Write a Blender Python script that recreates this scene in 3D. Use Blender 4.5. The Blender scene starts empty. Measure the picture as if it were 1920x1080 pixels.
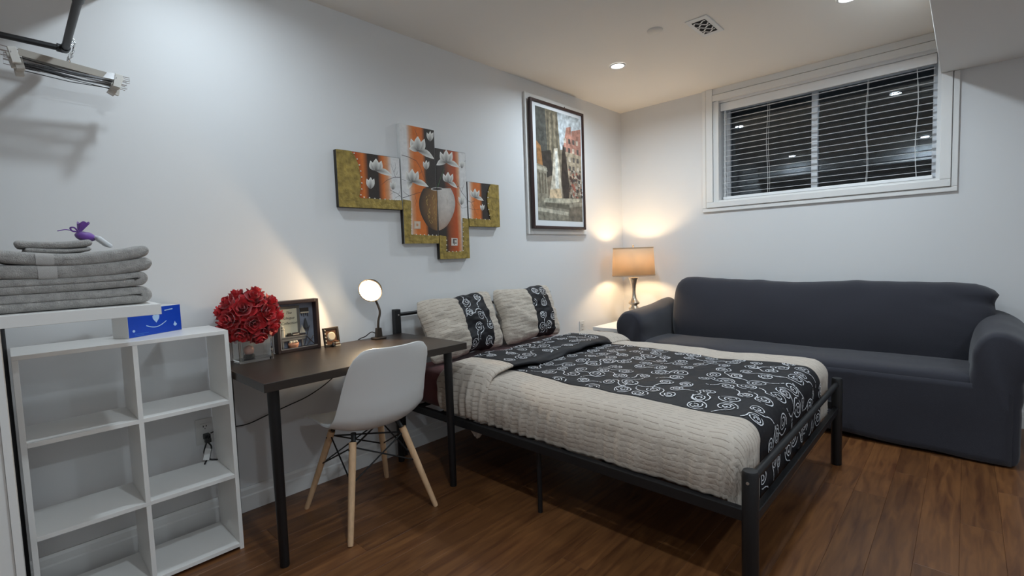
import bpy, bmesh, math, random
from mathutils import Vector, Matrix, noise
PI = math.pi
rnd = random.Random(7)
scene = bpy.context.scene
COL = scene.collection

# ------------------------------------------------------------------ camera
FPX = 903.74
CR = Vector((0.6846, -0.7281, -0.0349)); CU = Vector((0.0732, 0.0210, 0.9971)); CF = Vector((0.7253, 0.6852, -0.0677))
CLOC = Vector((0, 0, 1.18))
cam_data = bpy.data.cameras.new('camera'); cam = bpy.data.objects.new('camera', cam_data); COL.objects.link(cam)
mr = Matrix((CR, CU, -CF)).transposed()
mr.col[1] = mr.col[2].cross(mr.col[0]); mr.col[1].normalize(); mr.col[2].normalize(); mr.col[0] = mr.col[1].cross(mr.col[2])
cam.matrix_world = Matrix.Translation(CLOC) @ mr.to_4x4()
cam_data.sensor_width = 36.0; cam_data.lens = FPX / 1920 * 36; cam_data.clip_start = 0.02
scene.camera = cam

# ------------------------------------------------------------------ world, exposure, light levels
world = bpy.data.worlds.new('night'); scene.world = world; world.use_nodes = True
world.node_tree.nodes['Background'].inputs[0].default_value = (0.012, 0.014, 0.018, 1)
world.node_tree.nodes['Background'].inputs[1].default_value = 1.0
vs = scene.view_settings
vs.view_transform = 'Standard'; vs.look = 'None'; vs.gamma = 1.0; vs.use_curve_mapping = False; vs.exposure = 0.0
DOWNLIGHT_W = 13.6; DOWN_COL = (0.76, 0.895, 1.0)
TABLE_LAMP_W = 42.0; DESK_LAMP_W = 10.0; WARM = (1.0, 0.71, 0.40)

# room constants
WY, WX, HC = 2.497, 4.272, 2.526      # picture wall, window wall, ceiling height
XL, YR = -1.30, -1.70                 # left wall and right wall (behind and beside the camera)
DT = 0.745                            # desk top height


def ray(px, py):
    return CR * ((px - 960) / FPX) - CU * ((py - 540) / FPX) + CF
def on_y(px, py, y):
    d = ray(px, py); return CLOC + d * ((y - CLOC.y) / d.y)
def on_x(px, py, x):
    d = ray(px, py); return CLOC + d * ((x - CLOC.x) / d.x)
def on_z(px, py, z):
    d = ray(px, py); return CLOC + d * ((z - CLOC.z) / d.z)

# ------------------------------------------------------------------ materials
MATS = {}
def mat(name, col, rough=0.6, metal=0.0, bump=0.0, bscale=200.0, var=0.0, vscale=6.0, spec=0.5, sheen=0.0, stretch=None, trans=0.0, emit=None, estr=0.0, coat=0.0, alpha=1.0):
    m = bpy.data.materials.new(name); m.use_nodes = True
    nt = m.node_tree; b = nt.nodes['Principled BSDF']
    b.inputs['Base Color'].default_value = (*col, 1); b.inputs['Roughness'].default_value = rough
    b.inputs['Metallic'].default_value = metal; b.inputs['Specular IOR Level'].default_value = spec
    if sheen: b.inputs['Sheen Weight'].default_value = sheen; b.inputs['Sheen Roughness'].default_value = 0.5
    if trans: b.inputs['Transmission Weight'].default_value = trans
    if coat: b.inputs['Coat Weight'].default_value = coat
    if alpha < 1: b.inputs['Alpha'].default_value = alpha
    if emit: b.inputs['Emission Color'].default_value = (*emit, 1); b.inputs['Emission Strength'].default_value = estr
    tc = None
    if bump or var:
        tc = nt.nodes.new('ShaderNodeTexCoord'); src = tc.outputs['Object']
        if stretch:
            mp = nt.nodes.new('ShaderNodeMapping'); mp.inputs['Scale'].default_value = stretch
            nt.links.new(src, mp.inputs[0]); src = mp.outputs[0]
    if bump:
        n = nt.nodes.new('ShaderNodeTexNoise'); n.inputs['Scale'].default_value = bscale; n.inputs['Detail'].default_value = 3
        bp = nt.nodes.new('ShaderNodeBump'); bp.inputs['Strength'].default_value = bump; bp.inputs['Distance'].default_value = 0.004
        nt.links.new(src, n.inputs['Vector']); nt.links.new(n.outputs['Fac'], bp.inputs['Height']); nt.links.new(bp.outputs[0], b.inputs['Normal'])
    if var:
        n = nt.nodes.new('ShaderNodeTexNoise'); n.inputs['Scale'].default_value = vscale; n.inputs['Detail'].default_value = 4
        hs = nt.nodes.new('ShaderNodeHueSaturation'); mr_ = nt.nodes.new('ShaderNodeMapRange')
        mr_.inputs[1].default_value = 0.25; mr_.inputs[2].default_value = 0.75; mr_.inputs[3].default_value = 1 - var; mr_.inputs[4].default_value = 1 + var
        nt.links.new(src, n.inputs['Vector']); nt.links.new(n.outputs['Fac'], mr_.inputs[0]); nt.links.new(mr_.outputs[0], hs.inputs['Value'])
        hs.inputs['Color'].default_value = (*col, 1); nt.links.new(hs.outputs[0], b.inputs['Base Color'])
    MATS[name] = m
    return m

def attr_mat(name, rough=0.6, bump=0.0, bscale=300, spec=0.4, mottle=(40, 0.08)):
    m = mat(name, (1, 1, 1), rough, bump=bump, bscale=bscale, spec=spec); nt = m.node_tree
    a = nt.nodes.new('ShaderNodeVertexColor'); a.layer_name = 'Col'
    tc = nt.nodes.new('ShaderNodeTexCoord'); nz = nt.nodes.new('ShaderNodeTexNoise'); nz.inputs['Scale'].default_value = mottle[0]; nz.inputs['Detail'].default_value = 5; nt.links.new(tc.outputs['Object'], nz.inputs['Vector'])
    rg2 = nt.nodes.new('ShaderNodeMapRange'); rg2.inputs[1].default_value = 0.3; rg2.inputs[2].default_value = 0.7; rg2.inputs[3].default_value = 1 - mottle[1]; rg2.inputs[4].default_value = 1 + mottle[1]; nt.links.new(nz.outputs['Fac'], rg2.inputs[0])
    hv = nt.nodes.new('ShaderNodeHueSaturation'); nt.links.new(rg2.outputs[0], hv.inputs['Value']); nt.links.new(a.outputs[0], hv.inputs['Color'])
    nt.links.new(hv.outputs[0], nt.nodes['Principled BSDF'].inputs['Base Color'])
    return m

wall_m = mat('wall_paint', (0.77, 0.77, 0.77), 0.55, bump=0.03, bscale=260, spec=0.3)
ceil_m = mat('ceiling_paint', (0.90, 0.86, 0.80), 0.8, bump=0.05, bscale=200, spec=0.2)
trim_m = mat('trim_paint', (0.82, 0.81, 0.79), 0.35, spec=0.4)
lam_m = mat('white_laminate', (0.86, 0.84, 0.81), 0.32, spec=0.45)
lamedge_m = mat('white_laminate_edge', (0.84, 0.83, 0.81), 0.3)
black_m = mat('black_powder_coat', (0.008, 0.008, 0.009), 0.45, spec=0.45)
iron_m = mat('dark_iron_pipe', (0.030, 0.031, 0.033), 0.40, metal=0.25)
bronze_m = mat('bronze_metal', (0.055, 0.042, 0.032), 0.4, metal=0.5)
chrome_m = mat('chrome_wire', (0.62, 0.62, 0.63), 0.22, metal=1.0)
nickel_m = mat('brushed_nickel', (0.60, 0.52, 0.42), 0.28, metal=1.0)
desk_m = mat('black_brown_foil', (0.026, 0.0175, 0.013), 0.38, var=0.25, vscale=3, stretch=(1, 14, 14), spec=0.55)
shell_m = mat('white_plastic_shell', (0.74, 0.74, 0.73), 0.33, spec=0.5)
beech_m = mat('beech_wood', (0.66, 0.43, 0.25), 0.5, var=0.12, vscale=12, stretch=(9, 9, 1))
sheet_m = mat('burgundy_sheet', (0.115, 0.014, 0.015), 0.75, bump=0.15, bscale=300, sheen=0.2)
sofa_m = mat('charcoal_stretch_cover', (0.036, 0.036, 0.046), 0.85, bump=0.35, bscale=420, sheen=0.2, spec=0.2)
towel_m = mat('grey_terry', (0.40, 0.38, 0.36), 0.95, bump=1.0, bscale=330, var=0.22, vscale=60, sheen=0.4, spec=0.1)
towelband_m = mat('grey_towel_band', (0.47, 0.45, 0.43), 0.9, bump=0.3, bscale=500, sheen=0.2, spec=0.1)
purple_m = mat('purple_organza', (0.16, 0.05, 0.33), 0.55, sheen=0.5, var=0.25, vscale=40)
gold_m = mat('olive_gold_paint', (0.34, 0.24, 0.055), 0.42, metal=0.15, bump=1.0, bscale=70, var=0.45, vscale=35)
canvas_side_m = mat('dark_canvas_edge', (0.02, 0.016, 0.013), 0.7)
canvas_white_m = mat('white_canvas_edge', (0.70, 0.70, 0.69), 0.7)
paint_m = attr_mat('painted_canvas', 0.55, 0.15, 250)
print_m = attr_mat('printed_paper', 0.35, 0.0, mottle=(24, 0.5))
pearl_m = mat('pearl_bead', (0.85, 0.80, 0.68), 0.25)
mahog_m = mat('dark_red_frame', (0.030, 0.010, 0.009), 0.3, spec=0.5)
mount_m = mat('white_mount', (0.74, 0.76, 0.78), 0.4)
frame_m = mat('dark_brown_frame', (0.042, 0.024, 0.020), 0.4)
silver_m = mat('silver_lip', (0.55, 0.53, 0.50), 0.3, metal=0.8)
rose_m = mat('red_rose_petal', (0.50, 0.010, 0.016), 0.6, var=0.35, vscale=45, sheen=0.3)
glass_m = mat('clear_glass', (0.97, 0.98, 0.97), 0.02, trans=1.0)
blue_m = mat('blue_card', (0.001, 0.055, 0.46), 0.35)
bluelight_m = mat('pale_blue_print', (0.45, 0.62, 0.85), 0.4)
paper_m = mat('white_paper', (0.72, 0.71, 0.69), 0.7)
card_m = mat('grey_card', (0.42, 0.38, 0.33), 0.8)
rubber_m = mat('black_rubber', (0.010, 0.010, 0.010), 0.5)
blind_m = mat('white_blind_slat', (0.88, 0.88, 0.88), 0.4)
vinyl_m = mat('white_vinyl', (0.72, 0.74, 0.77), 0.35)
socket_m = mat('socket_plate', (0.70, 0.69, 0.67), 0.35)
dark_m = mat('dark_void', (0.004, 0.004, 0.004), 0.9)
clip_m = mat('white_clip_plastic', (0.66, 0.63, 0.58), 0.4)
well_m = mat('window_well_steel', (0.035, 0.04, 0.045), 0.7)
lens_m = mat('downlight_lens', (1, 1, 1), 0.4, emit=(0.93, 0.97, 1.0), estr=14.0)
bulb_m = mat('warm_bulb', (1, 1, 1), 0.4, emit=(1.0, 0.80, 0.52), estr=22.0)
stitch_m = mat('silver_ribbon_stitch', (0.78, 0.79, 0.82), 0.5)
ivory_m = mat('ivory_model', (0.60, 0.52, 0.38), 0.6)
coral_m = mat('coral_model', (0.55, 0.24, 0.13), 0.6)
pink_m = mat('pale_pink_wax', (0.62, 0.36, 0.30), 0.6)

# window glass: a real dielectric pane with a strong mirror of the room
gm = bpy.data.materials.new('window_glass'); gm.use_nodes = True; nt = gm.node_tree
for n in list(nt.nodes): nt.nodes.remove(n)
o_ = nt.nodes.new('ShaderNodeOutputMaterial'); mx = nt.nodes.new('ShaderNodeMixShader')
tr = nt.nodes.new('ShaderNodeBsdfTransparent'); tr.inputs[0].default_value = (0.75, 0.78, 0.8, 1)
gl = nt.nodes.new('ShaderNodeBsdfGlossy'); gl.inputs['Roughness'].default_value = 0.015; gl.inputs[0].default_value = (0.9, 0.95, 1, 1)
fr = nt.nodes.new('ShaderNodeFresnel'); fr.inputs[0].default_value = 1.75
nt.links.new(fr.outputs[0], mx.inputs[0]); nt.links.new(tr.outputs[0], mx.inputs[1]); nt.links.new(gl.outputs[0], mx.inputs[2]); nt.links.new(mx.outputs[0], o_.inputs[0])
pane_m = gm

# lamp shade fabric: translucent
sm = bpy.data.materials.new('linen_shade'); sm.use_nodes = True; nt = sm.node_tree
b = nt.nodes['Principled BSDF']; b.inputs['Base Color'].default_value = (0.62, 0.52, 0.40, 1); b.inputs['Roughness'].default_value = 0.9
t_ = nt.nodes.new('ShaderNodeBsdfTranslucent'); t_.inputs[0].default_value = (0.75, 0.60, 0.40, 1)
mx = nt.nodes.new('ShaderNodeMixShader'); mx.inputs[0].default_value = 0.35
nt.links.new(b.outputs[0], mx.inputs[1]); nt.links.new(t_.outputs[0], mx.inputs[2]); nt.links.new(mx.outputs[0], nt.nodes['Material Output'].inputs[0])
shade_m = sm

# wooden floor planks
fm = mat('walnut_plank', (0.2, 0.08, 0.03), 0.36, spec=0.5); nt = fm.node_tree; b = nt.nodes['Principled BSDF']
tc = nt.nodes.new('ShaderNodeTexCoord'); oi = nt.nodes.new('ShaderNodeObjectInfo')
cmb = nt.nodes.new('ShaderNodeCombineXYZ'); mul = nt.nodes.new('ShaderNodeMath'); mul.operation = 'MULTIPLY'; mul.inputs[1].default_value = 37.0
nt.links.new(oi.outputs['Random'], mul.inputs[0]); nt.links.new(mul.outputs[0], cmb.inputs[0]); nt.links.new(mul.outputs[0], cmb.inputs[2])
ad = nt.nodes.new('ShaderNodeVectorMath'); ad.operation = 'ADD'; nt.links.new(tc.outputs['Object'], ad.inputs[0]); nt.links.new(cmb.outputs[0], ad.inputs[1])
mp = nt.nodes.new('ShaderNodeMapping'); mp.inputs['Scale'].default_value = (1.6, 16, 16); nt.links.new(ad.outputs[0], mp.inputs[0])
n1 = nt.nodes.new('ShaderNodeTexNoise'); n1.inputs['Scale'].default_value = 2.2; n1.inputs['Detail'].default_value = 7; n1.inputs['Distortion'].default_value = 0.8
nt.links.new(mp.outputs[0], n1.inputs['Vector'])
cr = nt.nodes.new('ShaderNodeValToRGB'); cr.color_ramp.elements[0].position = 0.28; cr.color_ramp.elements[0].color = (0.082, 0.029, 0.011, 1)
cr.color_ramp.elements[1].position = 0.72; cr.color_ramp.elements[1].color = (0.205, 0.085, 0.028, 1)
nt.links.new(n1.outputs['Fac'], cr.inputs[0])
hs = nt.nodes.new('ShaderNodeHueSaturation'); mrn = nt.nodes.new('ShaderNodeMapRange'); mrn.inputs[3].default_value = 0.78; mrn.inputs[4].default_value = 1.18
nt.links.new(oi.outputs['Random'], mrn.inputs[0]); nt.links.new(mrn.outputs[0], hs.inputs['Value']); nt.links.new(cr.outputs[0], hs.inputs['Color']); nt.links.new(hs.outputs[0], b.inputs['Base Color'])
bp = nt.nodes.new('ShaderNodeBump'); bp.inputs['Strength'].default_value = 0.08; bp.inputs['Distance'].default_value = 0.003
nt.links.new(n1.outputs['Fac'], bp.inputs['Height']); nt.links.new(bp.outputs[0], b.inputs['Normal'])
plank_m = fm

# pin-tucked cotton: rows of short sewn dashes (fine relief with a darker thread line)
def quilt(name, col, col2, along_v=True):
    m = mat(name, col, 0.85, sheen=0.15, spec=0.2); nt = m.node_tree; b = nt.nodes['Principled BSDF']
    def mth(op, a, c=None, d=None):
        n = nt.nodes.new('ShaderNodeMath'); n.operation = op
        for k, q in enumerate((a, c, d)):
            if q is None: continue
            if isinstance(q, (int, float)): n.inputs[k].default_value = q
            else: nt.links.new(q, n.inputs[k])
        return n.outputs[0]
    uvn = nt.nodes.new('ShaderNodeTexCoord'); uv = nt.nodes.new('ShaderNodeVectorMath'); uv.operation = 'ADD'; nt.links.new(uvn.outputs['UV'], uv.inputs[0])
    nz = nt.nodes.new('ShaderNodeTexNoise'); nz.inputs['Scale'].default_value = 9; nt.links.new(uv.outputs[0], nz.inputs['Vector'])
    sp = nt.nodes.new('ShaderNodeSeparateXYZ'); nt.links.new(uv.outputs[0], sp.inputs[0])
    ac, al = (sp.outputs[0], sp.outputs[1]) if along_v else (sp.outputs[1], sp.outputs[0])
    row = mth('ADD', mth('DIVIDE', ac, 0.023), mth('MULTIPLY', nz.outputs['Fac'], 0.5)); rf = mth('FLOOR', row)
    dist = mth('ABSOLUTE', mth('SUBTRACT', mth('FRACT', row), 0.5))
    hsh = mth('FRACT', mth('MULTIPLY', mth('SINE', mth('MULTIPLY', rf, 12.99)), 437.5))
    dash = mth('LESS_THAN', mth('FRACT', mth('ADD', mth('DIVIDE', al, 0.085), mth('MULTIPLY', hsh, 1.0))), 0.74)
    line = mth('MULTIPLY', mth('LESS_THAN', dist, 0.065), dash)
    groove = mth('MULTIPLY', mth('SMOOTH_MIN', mth('MULTIPLY', dist, 3.0), 1.0, 0.3), 1.0)
    fine = nt.nodes.new('ShaderNodeTexNoise'); fine.inputs['Scale'].default_value = 70; fine.inputs['Detail'].default_value = 4; nt.links.new(uv.outputs[0], fine.inputs['Vector'])
    hgt = mth('ADD', mth('MULTIPLY', groove, 0.16), mth('MULTIPLY', fine.outputs['Fac'], 0.9))
    bp = nt.nodes.new('ShaderNodeBump'); bp.inputs['Strength'].default_value = 0.6; bp.inputs['Distance'].default_value = 0.006
    nt.links.new(hgt, bp.inputs['Height']); nt.links.new(bp.outputs[0], b.inputs['Normal'])
    cm = nt.nodes.new('ShaderNodeMix'); cm.data_type = 'RGBA'; cm.inputs[6].default_value = (*col, 1); cm.inputs[7].default_value = (*col2, 1)
    nt.links.new(mth('MULTIPLY', line, 0.55), cm.inputs[0]); nt.links.new(cm.outputs[2], b.inputs['Base Color'])
    return m
cream_m = quilt('cream_pintuck', (0.54, 0.47, 0.40), (0.16, 0.115, 0.085))
creamp_m = quilt('cream_pintuck_pillow', (0.54, 0.475, 0.40), (0.18, 0.13, 0.10), False)
navy_m = mat('charcoal_satin', (0.014, 0.0135, 0.016), 0.62, bump=0.5, bscale=26, spec=0.3)

# ------------------------------------------------------------------ mesh helpers
INV = {}
def nbm(): return bmesh.new()
def box(bm, x0, y0, z0, x1, y1, z1, bev=0.0, seg=2, M=None):
    r = bmesh.ops.create_cube(bm, size=1.0); v = r['verts']
    for p in v:
        p.co = Vector(((x0 + x1) / 2 + p.co.x * (x1 - x0), (y0 + y1) / 2 + p.co.y * (y1 - y0), (z0 + z1) / 2 + p.co.z * (z1 - z0)))
    if bev:
        es = list({e for p in v for e in p.link_edges})
        nv = bmesh.ops.bevel(bm, geom=es, offset=bev, segments=seg, affect='EDGES', profile=0.5)['verts']
        v = [p for p in nv] + [p for p in v if p.is_valid]
    if M:
        for p in {q for q in v if q.is_valid}: p.co = M @ p.co
    return bm
def frame_axes(d):
    d = d.normalized(); a = Vector((0, 0, 1)) if abs(d.z) < 0.9 else Vector((1, 0, 0))
    u = d.cross(a).normalized(); return u, d.cross(u).normalized()
def tube(bm, pts, r, n=10, caps=True, closed=False):
    pts = [Vector(p) for p in pts]; k = len(pts); rs = r if isinstance(r, (list, tuple)) else [r] * k
    rings = []; u = None
    for i, p in enumerate(pts):
        d = (pts[(i + 1) % k] - pts[i - 1]) if closed or 0 < i < k - 1 else (pts[1] - pts[0] if i == 0 else pts[-1] - pts[-2])
        d.normalize()
        if u is None: u, w = frame_axes(d)
        else:
            u = (u - d * u.dot(d)).normalized(); w = d.cross(u)
        rings.append([bm.verts.new(p + (u * math.cos(2 * PI * j / n) + w * math.sin(2 * PI * j / n)) * rs[i]) for j in range(n)])
    for i in range(k if closed else k - 1):
        a, b = rings[i], rings[(i + 1) % k]
        for j in range(n): bm.faces.new((a[j], a[(j + 1) % n], b[(j + 1) % n], b[j]))
    if caps and not closed:
        bm.faces.new(rings[0][::-1]); bm.faces.new(rings[-1])
    return bm
def lathe(bm, prof, c=(0, 0, 0), n=32, M=None, cap=True):
    c = Vector(c); rings = []
    for r, z in prof:
        rings.append([bm.verts.new(c + Vector((r * math.cos(2 * PI * j / n), r * math.sin(2 * PI * j / n), z))) for j in range(n)])
    for a, b in zip(rings, rings[1:]):
        for j in range(n): bm.faces.new((a[j], a[(j + 1) % n], b[(j + 1) % n], b[j]))
    if cap:
        bm.faces.new(rings[0][::-1]); bm.faces.new(rings[-1])
    if M:
        for ring in rings:
            for v in ring: v.co = M @ v.co
    return bm
def prism(bm, poly, f0, f1):
    a = [bm.verts.new(f0(*p)) for p in poly]; b = [bm.verts.new(f1(*p)) for p in poly]; k = len(poly)
    bm.faces.new(a); bm.faces.new(b[::-1])
    for i in range(k): bm.faces.new((a[i], b[i], b[(i + 1) % k], a[(i + 1) % k]))
    bmesh.ops.recalc_face_normals(bm, faces=bm.faces)
    return bm
def grid(bm, f, us, vs_, uvf=None, closed_u=False):
    V = [[bm.verts.new(f(u, v)) for v in vs_] for u in us]
    lay = bm.loops.layers.uv.verify()
    nu = len(us)
    for i in range(nu if closed_u else nu - 1):
        for j in range(len(vs_) - 1):
            i2 = (i + 1) % nu
            try: fc = bm.faces.new((V[i][j], V[i2][j], V[i2][j + 1], V[i][j + 1]))
            except ValueError: continue
            uvs = ((us[i], vs_[j]), (us[i2], vs_[j]), (us[i2], vs_[j + 1]), (us[i], vs_[j + 1]))
            for l, q in zip(fc.loops, uvs): l[lay].uv = uvf(*q) if uvf else q
    return V
def sphere(bm, c, r, sx=1, sy=1, sz=1, n=12):
    v = bmesh.ops.create_uvsphere(bm, u_segments=n, v_segments=max(6, n // 2), radius=r)['verts']
    for p in v: p.co = Vector((c[0] + p.co.x * sx, c[1] + p.co.y * sy, c[2] + p.co.z * sz))
    return bm
def lin(a, b, n): return [a + (b - a) * i / (n - 1) for i in range(n)]
def bez(pts, n=40):
    """Catmull-Rom through points"""
    P = [Vector(p) for p in pts]; P = [P[0] * 2 - P[1]] + P + [P[-1] * 2 - P[-2]]
    out = []; segs = len(P) - 3
    for s in range(segs):
        for k in range(max(2, n // segs)):
            t = k / max(2, n // segs); a, b, c, d = P[s:s + 4]
            out.append(0.5 * ((2 * b) + (c - a) * t + (2 * a - 5 * b + 4 * c - d) * t * t + (3 * b - a - 3 * c + d) * t ** 3))
    out.append(P[-2]); return out

def obj(name, bm, material, parent=None, smooth=False, local=False, angle=None):
    if parent is not None and not local and parent in INV: bm.transform(INV[parent])
    me = bpy.data.meshes.new(name); bm.to_mesh(me); bm.free()
    if smooth:
        for p in me.polygons: p.use_smooth = True
        if angle: me.set_sharp_from_angle(angle=math.radians(angle))
    me.materials.append(material)
    o = bpy.data.objects.new(name, me); COL.objects.link(o)
    if parent is not None:
        o.parent = parent
        if parent in INV: INV[o] = INV[parent]
    return o
def tag(o, label=None, cat=None, group=None, kind=None):
    if label: o['label'] = label
    if cat: o['category'] = cat
    if group: o['group'] = group
    if kind: o['kind'] = kind
    return o
def thing(name, label, cat, loc=(0, 0, 0), rotz=0.0, group=None):
    o = bpy.data.objects.new(name, None); COL.objects.link(o); o.location = loc; o.rotation_euler = (0, 0, rotz)
    o.empty_display_size = 0.05
    INV[o] = (Matrix.Translation(Vector(loc)) @ Matrix.Rotation(rotz, 4, 'Z')).inverted()
    return tag(o, label, cat, group)
def struct(name, bm, m, label=None, parent=None, smooth=False):
    o = obj(name, bm, m, parent, smooth)
    if parent is None: tag(o, label, None, None, 'structure')
    return o
def copy_tree(o, parent=None):
    c = o.copy(); COL.objects.link(c); c.parent = parent
    for ch in [q for q in bpy.data.objects if q.parent == o]: copy_tree(ch, c)
    return c
def B(*a, **k): return box(nbm(), *a, **k)

class Decal:
    """flat painted or printed shapes, as thin layers over a real surface"""
    def __init__(s, fmap, base=0.0003, step=0.00002): s.f = fmap; s.v = []; s.F = []; s.c = []; s.o = base; s.st = step
    def _add(s, pts, cols, faces):
        k = len(s.v); s.v += [s.f(p[0], p[1], s.o) for p in pts]; s.c += cols; s.F += [tuple(k + i for i in f) for f in faces]; s.o += s.st
    def poly(s, pts, col): s._add(pts, [col] * len(pts), [tuple(range(len(pts)))])
    def vbands(s, x0, x1, y0, y1, stops, wob=0):
        pts = []; cols = []; F = []
        for x, c in stops: pts += [(x, y0), (x, y1)]; cols += [c, c]
        for i in range(len(stops) - 1): F.append((2 * i, 2 * i + 2, 2 * i + 3, 2 * i + 1))
        s._add(pts, cols, F)
    def line(s, pts, w, col, w2=None):
        P = [Vector(p) for p in pts]; out = []; w2 = w if w2 is None else w2
        for i, p in enumerate(P):
            d = (P[min(i + 1, len(P) - 1)] - P[max(i - 1, 0)]); d = Vector((-d.y, d.x)).normalized(); ww = w + (w2 - w) * i / (len(P) - 1)
            out += [tuple(p + d * ww / 2), tuple(p - d * ww / 2)]
        s._add(out, [col] * len(out), [(2 * i, 2 * i + 1, 2 * i + 3, 2 * i + 2) for i in range(len(P) - 1)])
    def petal(s, base, tip, w, c0, c1, bend=0.0):
        b = Vector(base); t = Vector(tip); d = t - b; nrm = Vector((-d.y, d.x)).normalized(); n = 9; pts = []; cols = []; F = []
        for i in range(n):
            q = i / (n - 1); m = b + d * q + nrm * (bend * math.sin(PI * q)); hw = w / 2 * math.sin(PI * min(1, q ** 0.95 * 0.93 + 0.05))
            for k, e in ((-1, .85), (0, .25), (1, .85)):
                pts.append(tuple(m + nrm * hw * k)); mixv = min(1, max(0, q * 1.05 + e * 0.6 - 0.18)); cols.append(tuple(c0[j] + (c1[j] - c0[j]) * mixv for j in range(3)))
        for i in range(n - 1):
            for k in range(2): F.append((3 * i + k, 3 * i + k + 1, 3 * i + 4 + k, 3 * i + 3 + k))
        s._add(pts, cols, F)
    def build(s, name, m, parent):
        me = bpy.data.meshes.new(name); inv = INV.get(parent, Matrix())
        me.from_pydata([tuple(inv @ Vector(v)) for v in s.v], [], s.F); a = me.color_attributes.new('Col', 'FLOAT_COLOR', 'POINT')
        for i, c in enumerate(s.c): a.data[i].color = (*c, 1)
        me.materials.append(m); o = bpy.data.objects.new(name, me); COL.objects.link(o); o.parent = parent
        if parent in INV: INV[o] = INV[parent]
        return o

def text_mesh(name, body, size, M, m, parent, shear=0.0, align='CENTER'):
    cu = bpy.data.curves.new('t', 'FONT'); cu.body = body; cu.size = size; cu.align_x = align; cu.shear = shear; cu.extrude = 0.0002; cu.resolution_u = 3
    o = bpy.data.objects.new('t', cu); COL.objects.link(o); dg = bpy.context.evaluated_depsgraph_get()
    me = bpy.data.meshes.new_from_object(o.evaluated_get(dg)); bpy.data.objects.remove(o); bpy.data.curves.remove(cu)
    me.transform(INV.get(parent, Matrix()) @ M); me.name = name; me.materials.clear(); me.materials.append(m)
    q = bpy.data.objects.new(name, me); COL.objects.link(q); q.parent = parent; return q

# ================================================================== THE ROOM
T = 0.12
fl = struct('floor', B(XL, YR, -0.06, WX, WY, -0.0062), mat('subfloor', (0.07, 0.03, 0.014), 0.8), 'dark subfloor below reddish brown wooden planks')
pw = 0.125; y = 0.496 - 18 * pw; row = 0
while y < WY - 0.005:
    y0, y1 = max(y, YR), min(y + pw, WY)
    if y1 - y0 > 0.01:
        x = XL - rnd.uniform(0, 1.1)
        if row == 17: x = 2.735 - 1.22 * 4
        if row == 16: x = 2.73 - 1.22 * 4
        if row == 15: x = 2.735 + 0.35 - 1.22 * 4
        while x < WX:
            x0, x1 = max(x, XL), min(x + 1.22, WX)
            if x1 - x0 > 0.03:
                obj('plank', B(x0 + 0.0002, y0 + 0.0002, -0.006, x1 - 0.0002, y1 - 0.0002, 0.0, bev=0.0007, seg=1), plank_m, fl)
            x += 1.22
    y += pw; row += 1
struct('ceiling', B(XL - T, YR - T, HC, WX + T, WY + T, HC + 0.1), ceil_m, 'plain painted ceiling')
struct('wall_left', B(XL - T, WY, -0.06, WX + 0.3, WY + T, HC), wall_m, 'white painted wall behind desk and bed head')
struct('wall_right', B(XL - T, YR - T, -0.06, WX + T, YR, HC), wall_m, 'white wall')
struct('wall_behind', B(XL - T, YR, -0.06, XL, WY, HC), wall_m, 'white wall')
OY0, OY1, OZ0, OZ1, GX = 0.16, 1.553, 1.588, 2.402, 4.45
bm = nbm()
box(bm, WX, YR, -0.06, GX + 0.05, OY0, HC); box(bm, WX, OY1, -0.06, GX + 0.05, WY, HC)
box(bm, WX, OY0, -0.06, GX + 0.05, OY1, OZ0); box(bm, WX, OY0, OZ1, GX + 0.05, OY1, HC)
struct('wall_far', bm, wall_m, 'white painted wall behind the sofa with window opening')
struct('ceiling_bulkhead', B(XL, YR, 2.253, WX, 0.145, HC, bev=0.004), mat('bulkhead_paint', (0.86, 0.84, 0.81), 0.7, spec=0.25), 'boxed ceiling bulkhead over right end of window')
struct('ceiling_bulkhead', B(XL, 0.145, 2.262, 0.375, WY, HC, bev=0.004), wall_m, 'boxed ceiling bulkhead above the clothes rail')
# window trim: stepped casing, frame, mullion and panes
win = struct('trim_1', B(WX - 0.010, 0.056, 1.498, WX, 1.686, OZ0), trim_m, 'white stepped window casing')
def casing(x, y0, z0, y1, z1): obj('casing_board', B(x, y0, z0, WX, y1, z1, bev=0.003), trim_m, win)
casing(WX - 0.018, 0.052, 1.494, 1.69, 1.525); casing(WX - 0.028, 0.085, 1.528, 1.655, 1.575)
casing(WX - 0.018, 1.66, 1.526, 1.69, HC); casing(WX - 0.028, 1.60, 1.576, 1.655, HC); casing(WX - 0.014, 1.553, 1.576, 1.599, 2.419)
casing(WX - 0.018, 0.146, 2.475, 1.599, HC); casing(WX - 0.028, 0.146, 2.42, 1.599, 2.47)
casing(WX - 0.018, 0.052, 1.526, 0.082, 2.252); casing(WX - 0.028, 0.085, 1.576, 0.14, 2.252)
w1 = struct('window_1', B(GX + 0.0, OY0, OZ0, GX + 0.045, OY0 + 0.028, OZ1), vinyl_m, 'white sliding basement window with two dark panes')
obj('frame_rail', B(GX, OY1 - 0.03, OZ0, GX + 0.045, OY1, OZ1), vinyl_m, w1)
obj('frame_rail', B(GX, OY0 + 0.028, OZ0, GX + 0.045, OY1 - 0.03, OZ0 + 0.035), vinyl_m, w1)
obj('frame_rail', B(GX, OY0 + 0.028, OZ1 - 0.035, GX + 0.045, OY1 - 0.03, OZ1), vinyl_m, w1)
obj('mullion', B(GX - 0.004, 0.866, OZ0 + 0.035, GX + 0.045, 0.908, OZ1 - 0.035, bev=0.003), vinyl_m, w1)
obj('window_pane', B(GX + 0.018, 0.908, OZ0 + 0.035, GX + 0.022, OY1 - 0.03, OZ1 - 0.035), pane_m, w1)
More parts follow.
